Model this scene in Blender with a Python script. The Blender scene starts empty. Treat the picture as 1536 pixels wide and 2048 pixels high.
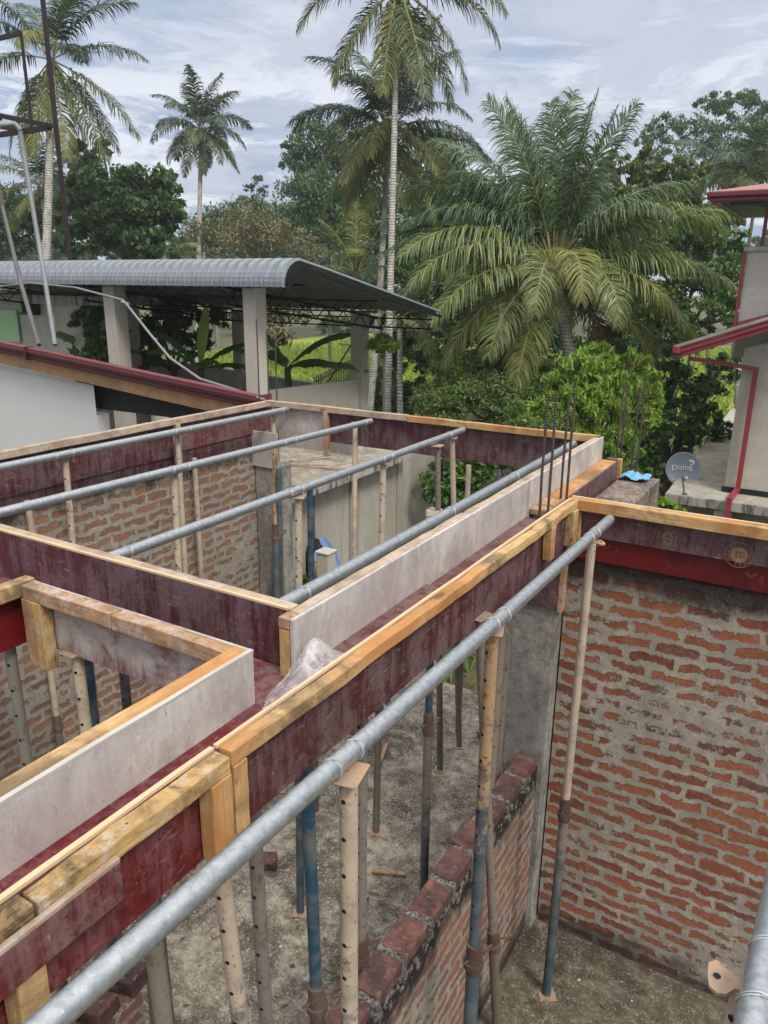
import bpy, math, random
import numpy as np
from mathutils import Vector, Matrix
random.seed(7); RNG=np.random.default_rng(7)
S=bpy.context.scene
COL=S.collection
# ---------------------------------------------------------------- camera
CZ=6.6; FL=1498.0
YAW,PITCH,ROLL=math.radians(-30.57),math.radians(16.79),math.radians(.64)
fw=np.array([math.sin(YAW)*math.cos(PITCH),math.cos(YAW)*math.cos(PITCH),-math.sin(PITCH)])
r0=np.array([math.cos(YAW),-math.sin(YAW),0.]); u0=np.cross(r0,fw)
rt=r0*math.cos(ROLL)+u0*math.sin(ROLL); up=-r0*math.sin(ROLL)+u0*math.cos(ROLL)
cam=bpy.data.cameras.new('camera'); co=bpy.data.objects.new('camera',cam); COL.objects.link(co); S.camera=co
cam.sensor_fit='VERTICAL'; cam.sensor_height=36; cam.sensor_width=27; cam.lens=FL/2048*36; cam.clip_end=2000; cam.clip_start=.05
M=Matrix(((rt[0],up[0],-fw[0],0),(rt[1],up[1],-fw[1],0),(rt[2],up[2],-fw[2],CZ),(0,0,0,1))); co.matrix_world=M
def ray(x,y): return fw+rt*((x-768)/FL)-up*((y-1024)/FL)
O=np.array([0,0,CZ])
def PZ(x,y,z): d=ray(x,y); return d*((z-CZ)/d[2])+O
def PX(x,y,X): d=ray(x,y); return d*(X/d[0])+O
def PY(x,y,Y): d=ray(x,y); return d*(Y/d[1])+O
def PD(x,y,D): return ray(x,y)*D+O
S.view_settings.view_transform='Standard'; S.view_settings.look='None'; S.view_settings.gamma=1
S.view_settings.exposure=0.0
# ---------------------------------------------------------------- nodes
class NT:
    def __init__(s,tree): s.t=tree; s.n=tree.nodes; s.l=tree.links
    def new(s,typ,**k):
        n=s.n.new(typ)
        for a,b in k.items(): setattr(n,a,b)
        return n
    def put(s,sock,v):
        if hasattr(v,'links'): s.l.new(v,sock)
        elif v is not None:
            if isinstance(v,(tuple,list)) and len(v)==3 and sock.type=='RGBA': v=(*v,1)
            sock.default_value=v
    def obj(s,sc=(1,1,1),rot=(0,0,0),loc=(0,0,0),kind='Object'):
        tc=s.new('ShaderNodeTexCoord'); m=s.new('ShaderNodeMapping')
        s.l.new(tc.outputs[kind],m.inputs['Vector']); m.inputs['Scale'].default_value=sc; m.inputs['Rotation'].default_value=rot; m.inputs['Location'].default_value=loc
        return m.outputs[0]
    def noise(s,v,scale=5,detail=4,rough=.55,dist=0,col=False):
        n=s.new('ShaderNodeTexNoise'); s.put(n.inputs['Vector'],v); n.inputs['Scale'].default_value=scale; n.inputs['Detail'].default_value=detail
        n.inputs['Roughness'].default_value=rough; n.inputs['Distortion'].default_value=dist
        return n.outputs['Color' if col else 'Fac']
    def ramp(s,f,st):
        n=s.new('ShaderNodeValToRGB'); s.put(n.inputs[0],f); cr=n.color_ramp
        while len(cr.elements)<len(st): cr.elements.new(.5)
        for e,(p,c) in zip(cr.elements,st):
            e.position=p
            if not isinstance(c,(tuple,list)): c=(c,c,c)
            e.color=(*c,1) if len(c)==3 else c
        return n.outputs[0]
    def mix(s,f,a,b,mode='MIX'):
        n=s.new('ShaderNodeMix',data_type='RGBA',blend_type=mode); s.put(n.inputs[0],f); s.put(n.inputs[6],a); s.put(n.inputs[7],b); return n.outputs[2]
    def ma(s,op,a,b=0.0,c=0.0,clamp=False):
        n=s.new('ShaderNodeMath',operation=op); n.use_clamp=clamp; s.put(n.inputs[0],a); s.put(n.inputs[1],b)
        if op in('MULTIPLY_ADD',): s.put(n.inputs[2],c)
        return n.outputs[0]
    def vm(s,op,a,b):
        n=s.new('ShaderNodeVectorMath',operation=op); s.put(n.inputs[0],a)
        if op=='SCALE': s.put(n.inputs[3],b)
        else: s.put(n.inputs[1],b)
        return n.outputs[0]
    def sep(s,v): n=s.new('ShaderNodeSeparateXYZ'); s.put(n.inputs[0],v); return n.outputs
    def comb(s,x,y,z):
        n=s.new('ShaderNodeCombineXYZ'); s.put(n.inputs[0],x); s.put(n.inputs[1],y); s.put(n.inputs[2],z); return n.outputs[0]
    def rnd(s): return s.new('ShaderNodeNewGeometry').outputs['Random Per Island']
MATS={}
def mat(name):
    m=bpy.data.materials.new(name); m.use_nodes=True; m.node_tree.nodes.clear(); t=NT(m.node_tree); t.m=m; MATS[name]=m
    def out(col,rough=.8,metal=0,bump=None,bs=.3,bd=.01,spec=.5,trans=0,tcol=None,alpha=None,coat=0):
        b=t.new('ShaderNodeBsdfPrincipled'); t.put(b.inputs['Base Color'],col); t.put(b.inputs['Roughness'],rough); t.put(b.inputs['Metallic'],metal)
        b.inputs['Specular IOR Level'].default_value=spec
        if coat: b.inputs['Coat Weight'].default_value=coat
        if bump is not None:
            bn=t.new('ShaderNodeBump'); t.put(bn.inputs['Height'],bump); bn.inputs['Strength'].default_value=bs; bn.inputs['Distance'].default_value=bd
            t.l.new(bn.outputs[0],b.inputs['Normal'])
        if alpha is not None: t.put(b.inputs['Alpha'],alpha)
        o=t.new('ShaderNodeOutputMaterial'); sh=b.outputs[0]
        if trans:
            tr=t.new('ShaderNodeBsdfTranslucent'); t.put(tr.inputs[0],tcol if tcol is not None else col)
            mx=t.new('ShaderNodeMixShader'); mx.inputs[0].default_value=trans; t.l.new(sh,mx.inputs[1]); t.l.new(tr.outputs[0],mx.inputs[2]); sh=mx.outputs[0]
        t.l.new(sh,o.inputs[0]); return m
    t.out=out; return t
def rgb(r,g,b): # sRGB 0..255 -> linear
    f=lambda c:(c/255/12.92 if c/255<=.04045 else ((c/255+.055)/1.055)**2.4)
    return (f(r),f(g),f(b))
# wood -----------------------------------------------------------
def wood(name,c1,c2,dark=.0,ax=1,stain=None,cem=0):
    t=mat(name); sc=[26,26,26]; sc[ax]=1.2
    v=t.obj(tuple(sc)); n=t.noise(v,2.2,6,.6,1.2); g=t.noise(v,9,3,.6,.3)
    c=t.mix(t.ramp(n,[(.3,0),(.7,1)]),c1,c2)
    c=t.mix(t.ramp(g,[(.42,.45),(.6,0)]),c,tuple(x*.45 for x in c1))
    big=t.noise(t.obj(),4.5,6,.7,.5)
    if dark:
        c=t.mix(t.ramp(t.ma('ADD',big,t.ma('MULTIPLY',g,.25)),[(.56,0),(.72,dark)]),c,(.05,.04,.03))
    if stain: c=t.mix(t.ramp(t.noise(t.obj(loc=(3,1,2)),2.2,4,.6),[(.42,0),(.62,.8)]),c,stain)
    if cem: c=t.mix(t.ramp(t.noise(t.obj(loc=(1,5,2)),16,7,.75),[(.56-cem*.14,0),(.66,.75)]),c,(.5,.46,.42))
    kn=t.new('ShaderNodeTexVoronoi'); t.put(kn.inputs['Vector'],t.obj((1.1*(3 if ax!=0 else 1),1.1*(3 if ax!=1 else 1),3))); kn.inputs['Scale'].default_value=2.3
    c=t.mix(t.ramp(kn.outputs['Distance'],[(.06,.7),(.11,0)]),c,(.12,.05,.02))
    nv=t.new('ShaderNodeTexVoronoi'); t.put(nv.inputs['Vector'],t.obj()); nv.inputs['Scale'].default_value=11
    c=t.mix(t.ramp(nv.outputs['Distance'],[(.035,.85),(.05,0)]),c,(.06,.045,.04))
    return t.out(c,.8,bump=t.ma('ADD',n,g),bs=.5,bd=.003,spec=.25)
FRESH=(.56,.33,.14); FRESH2=(.74,.53,.27)
for a,s in((0,'x'),(1,'y'),(2,'z')):
    wood('wood_fresh_'+s,FRESH,FRESH2,.7,a,stain=(.47,.2,.06))
    wood('wood_pale_'+s,(.46,.33,.22),(.6,.46,.33),.35,a,cem=.5)
    wood('wood_mould_'+s,(.5,.31,.12),(.66,.45,.2),.95,a,cem=.25)
    wood('wood_brown_'+s,(.4,.22,.11),(.55,.35,.2),.5,a,cem=.5)
# ply ------------------------------------------------------------
def ply(name,base,film,amt,rough=.5,scr=.3,cem=0,cemc=(.5,.47,.44)):
    t=mat(name); v=t.obj()
    n=t.noise(v,7,9,.78,.15); n2=t.noise(t.obj((9,9,1.0),loc=(1,2,3)),2.6,8,.75,.15); f=t.noise(v,46,6,.75); big=t.noise(v,1.7,4,.6)
    c=t.mix(t.ramp(big,[(.4,0),(.6,1)]),base,tuple(x*.55 for x in base))
    m=t.ma('ADD',t.ma('MULTIPLY',n,.4),t.ma('MULTIPLY',n2,.6)); m=t.ma('ADD',m,t.ma('MULTIPLY',t.ma('SUBTRACT',big,.5),.35))
    c=t.mix(t.ramp(m,[(.52-amt*.13,0),(.61-amt*.10,min(1,amt))]),c,film)
    c=t.mix(t.ramp(t.noise(t.obj((1.3,1.3,5),loc=(5,5,5)),9,8,.8,.1),[(.56,0),(.66,scr)]),c,tuple(min(1,x*1.7+.06) for x in film))
    c=t.mix(t.ramp(t.noise(t.obj((1.5,1.5,1.5),loc=(8,1,5)),5,8,.75,.6),[(.38,.6),(.46,0)]),c,tuple(x*.4 for x in base))
    c=t.mix(t.ramp(f,[(.62,0),(.70,scr)]),c,tuple(min(1,x*2.0+.1) for x in film))
    c=t.mix(t.ramp(t.noise(v,60,3,.6),[(.36,.5),(.42,0)]),c,tuple(x*.3 for x in base))
    if cem:
        cm=t.ramp(t.noise(t.obj((1,1,1.6),loc=(4,2,7)),2.6,8,.7,.9),[(.6-cem*.3,0),(.64-cem*.22,.92)])
        if name=='ply_smeared': cm=t.ma('MULTIPLY',cm,t.ramp(t.ma('ADD',t.sep(v)[2],t.ma('MULTIPLY',n2,.28)),[(.10,0),(.17,1)]))
        c=t.mix(cm,c,t.mix(t.ramp(n,[(.4,0),(.6,1)]),tuple(x*.7 for x in cemc),cemc))
    return t.out(c,t.ramp(n,[(.3,rough*.75),(.7,min(1,rough*1.4))]),bump=f,bs=.15,bd=.002)
ply('ply_worn',(.088,.018,.024),(.185,.125,.13),.62,.5,.6)
ply('ply_worn_red',(.13,.018,.022),(.2,.12,.115),.8,.45,.5)
ply('ply_red',(.15,.006,.010),(.2,.02,.03),.25,.33,.12)
ply('ply_red_scuffed',(.15,.012,.016),(.26,.12,.13),.45,.4,.45)
ply('ply_smeared',(.16,.018,.024),(.3,.2,.22),.8,.5,.6,cem=.85,cemc=(.52,.48,.45))
t=mat('ply_cement'); v=t.obj()
n=t.noise(t.obj((1,1,.7)),4.5,9,.72,.6); st=t.noise(t.obj((3,3,.6)),7,6,.7,.6)
c=t.mix(t.ramp(n,[(.38,0),(.6,1)]),(.40,.365,.335),(.60,.57,.52))
c=t.mix(t.ramp(st,[(.5,0),(.66,.4)]),c,(.37,.30,.31))
c=t.mix(t.ramp(t.noise(t.obj((1,1,1),loc=(3,3,3)),1.6,5,.7),[(.42,.5),(.55,0)]),c,(.42,.37,.36))
c=t.mix(t.ramp(t.noise(t.obj((1,1,.6)),30,7,.85,.1),[(.60,0),(.66,.7)]),c,(.16,.12,.11))
c=t.mix(t.ramp(t.noise(t.obj((1,1,.5),loc=(7,7,7)),9,9,.85,.1),[(.50,0),(.60,.4)]),c,(.30,.23,.24))
c=t.mix(t.ramp(t.noise(v,70,3,.6),[(.66,0),(.72,.7)]),c,(.7,.68,.64))
t.out(c,.8,bump=t.ma('ADD',n,t.noise(v,60,4)),bs=.3,bd=.003,spec=.25)
t=mat('ply_edge'); w=t.noise(t.obj((2,2,90)),3,3); t.out(t.mix(w,(.50,.35,.2),(.70,.54,.34)),.8)
# metal ----------------------------------------------------------
t=mat('galvanised'); v=t.obj(); n=t.noise(v,55,6,.75); vo=t.new('ShaderNodeTexVoronoi'); t.put(vo.inputs['Vector'],t.obj((1,1,1))); vo.inputs['Scale'].default_value=55
c=t.mix(t.ramp(n,[(.38,0),(.62,1)]),(.27,.30,.315),(.42,.445,.455))
c=t.mix(t.ma('MULTIPLY',vo.outputs['Color'],.3),c,(.62,.64,.65))
c=t.mix(t.ramp(t.noise(v,7,6,.75,.8),[(.6,0),(.72,.5)]),c,(.33,.32,.29))
c=t.mix(t.ramp(t.noise(t.obj(loc=(9,2,3)),90,2,.5),[(.7,0),(.76,.6)]),c,(.75,.74,.72))
t.out(c,t.ramp(n,[(.3,.28),(.7,.45)]),.7,bump=n,bs=.08,bd=.001)
def paint(name,c1,c2=None,rust=.4,zmid=None,rough=.6):
    t=mat(name); v=t.obj(); z=t.sep(v)[2]; n=t.noise(v,14,7,.75,.5); sp=t.noise(v,60,5,.7)
    c=c1
    if c2 is not None:
        f=t.ma('ADD',t.ma('MULTIPLY',t.ma('SUBTRACT',zmid,z),4.0),t.ma('MULTIPLY',t.ma('SUBTRACT',n,.5),7.0),clamp=True)
        c=t.mix(f,c1,c2)
    c=t.mix(t.ramp(t.noise(v,6,5,.7),[(.45,0),(.62,.55)]),c,(.24,.2,.16))
    c=t.mix(t.ramp(t.ma('ADD',t.ma('MULTIPLY',n,.5),t.ma('MULTIPLY',sp,.5)),[(.6-rust*.16,0),(.64-rust*.1,.85)]),c,(.13,.065,.04))
    t.out(c,rough,.1,bump=sp,bs=.2,bd=.001)
CREAM=(.5,.41,.31); BLUE=(.016,.070,.115); GREY=(.23,.20,.16)
paint('prop_cream',CREAM,(.06,.10,.125),.35,1.85)
paint('prop_cream_plain',CREAM,None,.3)
paint('prop_cream_rusty',(.42,.27,.14),(.035,.085,.12),.55,2.05)
paint('prop_blue',BLUE,None,.25)
paint('prop_blue_worn',(.06,.10,.12),(.2,.17,.13),.5,.8)
paint('prop_grey',GREY,(.15,.13,.1),.45,.9)
paint('prop_grey_blue',(.19,.18,.155),(.035,.075,.095),.45,1.0)
paint('prop_dark',(.06,.065,.07),(.09,.07,.05),.4,.9)
paint('rust_plate',(.40,.26,.17),None,.35,rough=.75)
paint('rust_collar',(.085,.05,.036),None,.5,rough=.8)
t=mat('hole_black'); t.out((.006,.006,.006),.9)
t=mat('wire'); t.out((.55,.56,.55),.4,.6)
t=mat('rebar_steel'); w=t.new('ShaderNodeTexWave'); t.put(w.inputs[0],t.obj((1,1,1))); w.bands_direction='Z'; w.inputs['Scale'].default_value=22
t.out(t.mix(t.noise(t.obj(),30,4),(.05,.045,.045),(.13,.10,.085)),.65,.5,bump=w.outputs['Fac'],bs=.8,bd=.003)
# brick walls ----------------------------------------------------
def brick(name,ax,low=0.,top=2.4,bw=.235,bh=.0775,grime=.5,murk=0.):
    t=mat(name); tc=t.obj(); s=t.sep(tc); u=s[ax]; z=s[2]
    base=t.comb(u,z,0)
    d1=t.vm('SCALE',t.vm('SUBTRACT',t.noise(tc,6,4,.65,col=True),(.5,.5,.5)),.10)
    d2=t.vm('SCALE',t.vm('SUBTRACT',t.noise(tc,34,5,.7,col=True),(.5,.5,.5)),.035)
    v=t.vm('ADD',t.vm('ADD',base,d1),d2)
    b=t.new('ShaderNodeTexBrick'); t.put(b.inputs['Vector'],v); b.offset=.5
    for k,x in dict(Scale=1,Bias=0.0).items(): b.inputs[k].default_value=x
    b.inputs['Mortar Size'].default_value=.024; b.inputs['Mortar Smooth'].default_value=.9; b.inputs['Brick Width'].default_value=bw; b.inputs['Row Height'].default_value=bh
    b.inputs['Color1'].default_value=(0,0,0,1); b.inputs['Color2'].default_value=(1,1,1,1); b.inputs['Mortar'].default_value=(0,0,0,1)
    n=t.noise(tc,8,6,.7); fine=t.noise(tc,45,6,.75); vl=t.noise(tc,1.6,3,.5)
    # mortar smeared across the bricks
    f=t.ma('ADD',b.outputs['Fac'],t.ma('MULTIPLY',t.ma('SUBTRACT',n,.44),2.1)); f=t.ma('ADD',f,t.ma('MULTIPLY',t.ma('SUBTRACT',fine,.5),1.3)); f=t.ma('ADD',f,t.ma('MULTIPLY',t.ma('SUBTRACT',vl,.5),2.2))
    f=t.ramp(f,[(.28,0),(.42,1)])
    pb=t.ramp(b.outputs['Color'],[(.0,(.155,.05,.032)),(.25,(.28,.092,.046)),(.6,(.36,.125,.058)),(.85,(.24,.07,.04)),(1,(.11,.06,.05))])
    pb=t.mix(t.ramp(fine,[(.4,0),(.65,.5)]),pb,(.19,.07,.045))
    pb=t.mix(t.ramp(t.noise(tc,22,7,.8,.5),[(.48,0),(.72,.55)]),pb,(.34,.25,.18))
    mo=t.mix(t.ramp(t.noise(tc,18,7,.75),[(.3,0),(.7,1)]),(.22,.195,.155),(.54,.48,.40))
    mo=t.mix(t.ramp(t.noise(tc,2.6,7,.75),[(.42,0),(.56,.65)]),mo,(.26,.235,.185))
    c=t.mix(f,pb,mo)
    if murk: c=t.mix(murk,c,t.mix(n,(.17,.16,.13),(.26,.24,.2)))
    if grime:
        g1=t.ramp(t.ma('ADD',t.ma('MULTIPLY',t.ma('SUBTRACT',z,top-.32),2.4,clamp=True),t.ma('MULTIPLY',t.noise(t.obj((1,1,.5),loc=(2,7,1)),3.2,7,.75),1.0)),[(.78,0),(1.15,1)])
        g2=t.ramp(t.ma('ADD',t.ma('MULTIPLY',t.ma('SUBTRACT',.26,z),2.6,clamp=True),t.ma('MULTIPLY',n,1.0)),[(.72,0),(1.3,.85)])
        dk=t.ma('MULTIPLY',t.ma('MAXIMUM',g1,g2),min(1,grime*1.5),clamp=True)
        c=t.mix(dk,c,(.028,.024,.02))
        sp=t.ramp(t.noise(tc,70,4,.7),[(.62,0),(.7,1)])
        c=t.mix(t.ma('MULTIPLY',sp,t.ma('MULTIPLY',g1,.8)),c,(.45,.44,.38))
    h=t.ma('ADD',t.ma('MULTIPLY',f,.8),t.ma('MULTIPLY',fine,.5)); h=t.ma('ADD',h,t.ma('MULTIPLY',n,.8))
    t.out(c,.9,bump=h,bs=.8,bd=.012,spec=.25)
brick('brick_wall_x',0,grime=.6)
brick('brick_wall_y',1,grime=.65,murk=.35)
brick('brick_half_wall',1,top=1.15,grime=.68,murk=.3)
t=mat('brick_top'); v=t.obj(); n=t.noise(v,16,8,.75,.4); r=t.rnd()
c=t.mix(t.ramp(n,[(.35,0),(.62,1)]),(.055,.026,.024),(.26,.115,.085)); c=t.mix(t.ma('MULTIPLY',r,.85),c,(.055,.026,.026)); c=t.mix(t.ramp(t.noise(v,5,6,.7),[(.5,0),(.6,.75)]),c,(.045,.03,.028))
c=t.mix(t.ramp(t.noise(v,50,5,.7),[(.58,0),(.7,.7)]),c,(.36,.24,.2)); t.out(c,.8,bump=n,bs=.7,bd=.01)
t=mat('mortar_rough'); v=t.obj(); n=t.noise(v,75,6,.8); t.out(t.mix(t.ramp(n,[(.42,0),(.66,1)]),(.03,.028,.024),(.48,.47,.42)),.9,bump=n,bs=1,bd=.015)
# concrete -------------------------------------------------------
def conc(name,a,b,dark=(.06,.055,.045),da=.5,speck=0,sc=1.,vert=False):
    t=mat(name); v=t.obj((1,1,.25) if vert else (1,1,1)); w=t.obj()
    n=t.noise(v,2.4*sc,8,.7,.3); n2=t.noise(w,14*sc,7,.75)
    c=t.mix(t.ramp(n,[(.42,0),(.58,1)]),a,b); c=t.mix(t.ramp(n2,[(.38,.6 if 'plaster' not in name else .12),(.52,0)]),c,tuple(x*.55 for x in a))
    c=t.mix(t.ramp(t.noise(v,1.7*sc,9,.78,.6),[(.49,0),(.58,da)]),c,dark)
    if speck:
        c=t.mix(t.ramp(t.ma('ADD',t.ma('MULTIPLY',t.noise(w,70,4,.8,.6),.7),t.ma('MULTIPLY',n2,.3)),[(.535,0),(.58,speck)]),c,(.62,.58,.5))
        c=t.mix(t.ramp(t.noise(w,9,6,.7,1),[(.6,0),(.7,speck*.5)]),c,(.42,.38,.31))
    t.out(c,.9,bump=t.ma('ADD',n2,t.noise(w,60,4,.7)),bs=.45,bd=.006,spec=.25)
conc('floor_concrete',(.13,.112,.085),(.36,.325,.26),(.06,.05,.038),.85,.6)
conc('floor_damp',(.10,.085,.06),(.17,.145,.105),(.035,.03,.022),.7,.3)
conc('pillar_concrete',(.20,.19,.17),(.36,.345,.31),(.06,.055,.05),.55,.15,1.5,True)
conc('plaster_beige',(.45,.415,.345),(.52,.48,.405),(.33,.30,.245),.3,0,.35,True)
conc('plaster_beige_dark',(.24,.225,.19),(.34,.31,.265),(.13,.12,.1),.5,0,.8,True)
conc('plaster_grey',(.52,.48,.41),(.60,.56,.49),(.42,.38,.32),.4,0,.5)
conc('slab_concrete',(.40,.375,.31),(.50,.47,.40),(.3,.28,.23),.5,0,.8)
conc('slab_dirty',(.27,.235,.185),(.38,.34,.27),(.12,.10,.075),.6,0,1.6)
conc('plaster_weathered',(.35,.325,.27),(.42,.395,.335),(.23,.21,.17),.45,0,.5,True)
conc('slab_edge_mould',(.34,.325,.29),(.46,.44,.40),(.05,.047,.04),.9,.1,2.6,True)
conc('ledge_mould',(.13,.10,.08),(.24,.19,.15),(.04,.035,.03),.7,.45,2)
# roofs & paint --------------------------------------------------
def plain(name,c,rough=.5,metal=0,var=.25,sc=3,spec=.5):
    t=mat(name); n=t.noise(t.obj(),sc,6,.65); t.out(t.mix(t.ramp(n,[(.35,0),(.65,1)]),tuple(x*(1-var) for x in c),c),rough,metal,bump=n,bs=.05,bd=.002,spec=spec)
plain('plaster_white',(.62,.62,.61),.8,0,.05,.8)
plain('roof_grey',(.25,.28,.31),.5,.25,.2,6)
plain('roof_under',(.22,.21,.2),.6,.1)
plain('roof_dull',(.36,.35,.33),.6,0,.35,4)
plain('gutter_maroon',(.17,.028,.038),.38,0,.2)
plain('gutter_dark',(.08,.016,.022),.5)
plain('fascia_timber',(.48,.27,.13),.6,0,.35,5)
plain('trim_red',(.30,.045,.055),.4,0,.15)
plain('tile_pink',(.42,.19,.15),.7,0,.3,9)
plain('black_steel',(.012,.012,.013),.5,.3)
plain('tower_steel',(.045,.028,.028),.6,.3,.5,20)
plain('steel_blue_grey',(.09,.11,.13),.5)
plain('pvc_grey',(.23,.235,.245),.45)
plain('pvc_dark',(.13,.12,.115),.5)
plain('trim_shade_black',(.015,.014,.014),.8)  # black trim, and the painted shade below the left verge
plain('tank_black',(.01,.01,.013),.35)
plain('panel_green',(.42,.68,.36),.5,0,.1)
plain('label_green',(.12,.4,.03),.5)
plain('dish_grey',(.27,.32,.36),.35,.1,.1)
plain('dish_rim',(.6,.62,.62),.4)
plain('print_white',(.9,.9,.9),.5,0,.02)
plain('print_tan',(.34,.19,.10),.6,0,.35,30)
plain('print_faint',(.22,.045,.05),.5,0,.2,30)
plain('lnb_cream',(.8,.77,.65),.5)
plain('tarp_blue',(.10,.2,.42),.6)
plain('blue_plastic',(.16,.42,.6),.4,0,.3,20)
plain('cloth_dark',(.008,.01,.02),.8)
plain('rag_yellow',(.55,.36,.12),.8)
plain('red_plastic',(.42,.05,.06),.4)
plain('far_concrete',(.26,.25,.23),.9)
plain('stucco_post',(.55,.52,.46),.8)
t=mat('plastic_film'); t.out((.8,.8,.82),.18,alpha=t.ramp(t.noise(t.obj(),16,5,.65,1.5),[(.4,.22),(.62,.55)]),spec=.8,bump=t.noise(t.obj(),11,4,.6,2.5),bs=.6,bd=.012)
# vegetation -----------------------------------------------------
def leafm(name,a,b,yellow=None,ya=.15,trans=.25,rough=.5,clump=.9):
    t=mat(name); r=t.rnd(); n=t.noise(t.obj(),clump,3,.6)
    c=t.mix(r,a,b); c=t.mix(t.ramp(n,[(.35,.55),(.6,0)]),c,tuple(x*.6 for x in a))
    if yellow: c=t.mix(t.ramp(t.ma('FRACT',t.ma('MULTIPLY',r,7.31)),[(1-ya-.02,0),(1-ya,.8)]),c,yellow)
    t.out(c,rough,trans=trans,tcol=t.mix(.5,c,(.12,.2,.02)),spec=.45)
leafm('leaf_dark',(.042,.10,.028),(.09,.18,.05),(.09,.12,.03),.08,.2)
leafm('leaf_dark_blue',(.038,.09,.045),(.075,.15,.07),None,.1,.2)
leafm('leaf_mid',(.06,.14,.03),(.13,.24,.05),(.16,.19,.05),.1)
leafm('leaf_olive',(.09,.14,.04),(.17,.22,.065),(.18,.17,.06),.12)
leafm('leaf_bright',(.14,.28,.03),(.34,.50,.07),(.3,.33,.07),.12,.35)
leafm('leaf_shrub',(.16,.26,.075),(.30,.42,.14),(.2,.22,.08),.1,.4,clump=2.5)
leafm('leaf_far',(.065,.135,.055),(.125,.215,.085),None,.1,.25)
leafm('leaf_dry',(.2,.17,.09),(.28,.23,.13),(.13,.17,.06),.3,.15)
leafm('leaf_banana',(.16,.34,.08),(.22,.42,.12),None,0,.45)
leafm('banana_young',(.5,.72,.12),(.55,.75,.15),None,0,.4)
leafm('rice_leaf',(.30,.42,.05),(.50,.58,.09),None,0,.4)
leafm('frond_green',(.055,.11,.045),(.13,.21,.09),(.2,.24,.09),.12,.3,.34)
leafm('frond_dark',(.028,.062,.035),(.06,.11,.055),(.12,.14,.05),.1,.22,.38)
leafm('frond_dull',(.06,.10,.035),(.12,.165,.06),(.22,.21,.07),.15,.25,.4)
leafm('frond_olive',(.12,.18,.05),(.25,.31,.11),(.38,.37,.13),.18,.32,.36)
leafm('frond_yellow',(.15,.20,.05),(.30,.32,.085),(.42,.36,.11),.2,.35,.5)
leafm('frond_brown',(.10,.07,.035),(.17,.12,.06),None,0,.1,.7)
plain('frond_rib',(.30,.27,.09),.5,0,.3,2)
plain('frond_rib_orange',(.45,.25,.06),.5,0,.3,2)
plain('coconut',(.12,.16,.04),.5)
plain('grass_blade',(.06,.12,.02),.7)
t=mat('palm_trunk'); w=t.new('ShaderNodeTexWave'); t.put(w.inputs[0],t.obj()); w.bands_direction='Z'; w.inputs['Scale'].default_value=3.6; w.inputs['Distortion'].default_value=3; w.inputs['Detail'].default_value=3
n=t.noise(t.obj((1,1,.6)),6,6,.7); c=t.mix(t.ramp(w.outputs['Fac'],[(.05,.5),(.3,0)]),t.mix(t.ramp(n,[(.35,0),(.62,1)]),(.24,.22,.19),(.50,.48,.44)),(.14,.125,.11)); t.out(c,.9,bump=w.outputs['Fac'],bs=.5,bd=.03)
t=mat('bark'); n=t.noise(t.obj((4,4,1)),3,6,.7); t.out(t.mix(n,(.07,.055,.04),(.2,.17,.13)),.9,bump=n,bs=.6,bd=.02)
t=mat('ground_soil'); v=t.obj(); n=t.noise(v,.5,6,.7); f=t.noise(v,7,6,.75)
c=t.mix(t.ramp(n,[(.4,0),(.58,1)]),t.mix(f,(.10,.06,.035),(.2,.13,.08)),t.mix(f,(.03,.06,.015),(.09,.14,.03))); t.out(c,.95,bump=f,bs=.8,bd=.05)
t=mat('paddy'); v=t.obj(); n=t.noise(v,.12,4,.6); f=t.noise(t.obj((1,1,1)),2.5,6,.75)
c=t.mix(t.ramp(n,[(.4,0),(.6,1)]),(.30,.42,.04),(.48,.54,.07)); c=t.mix(t.ramp(f,[(.4,.4),(.6,0)]),c,(.16,.25,.03)); t.out(c,.9,bump=f,bs=1,bd=.3)
t=mat('road_grey'); t.out(t.mix(t.noise(t.obj(),2,5),(.16,.15,.14),(.25,.24,.22)),.9)
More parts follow.
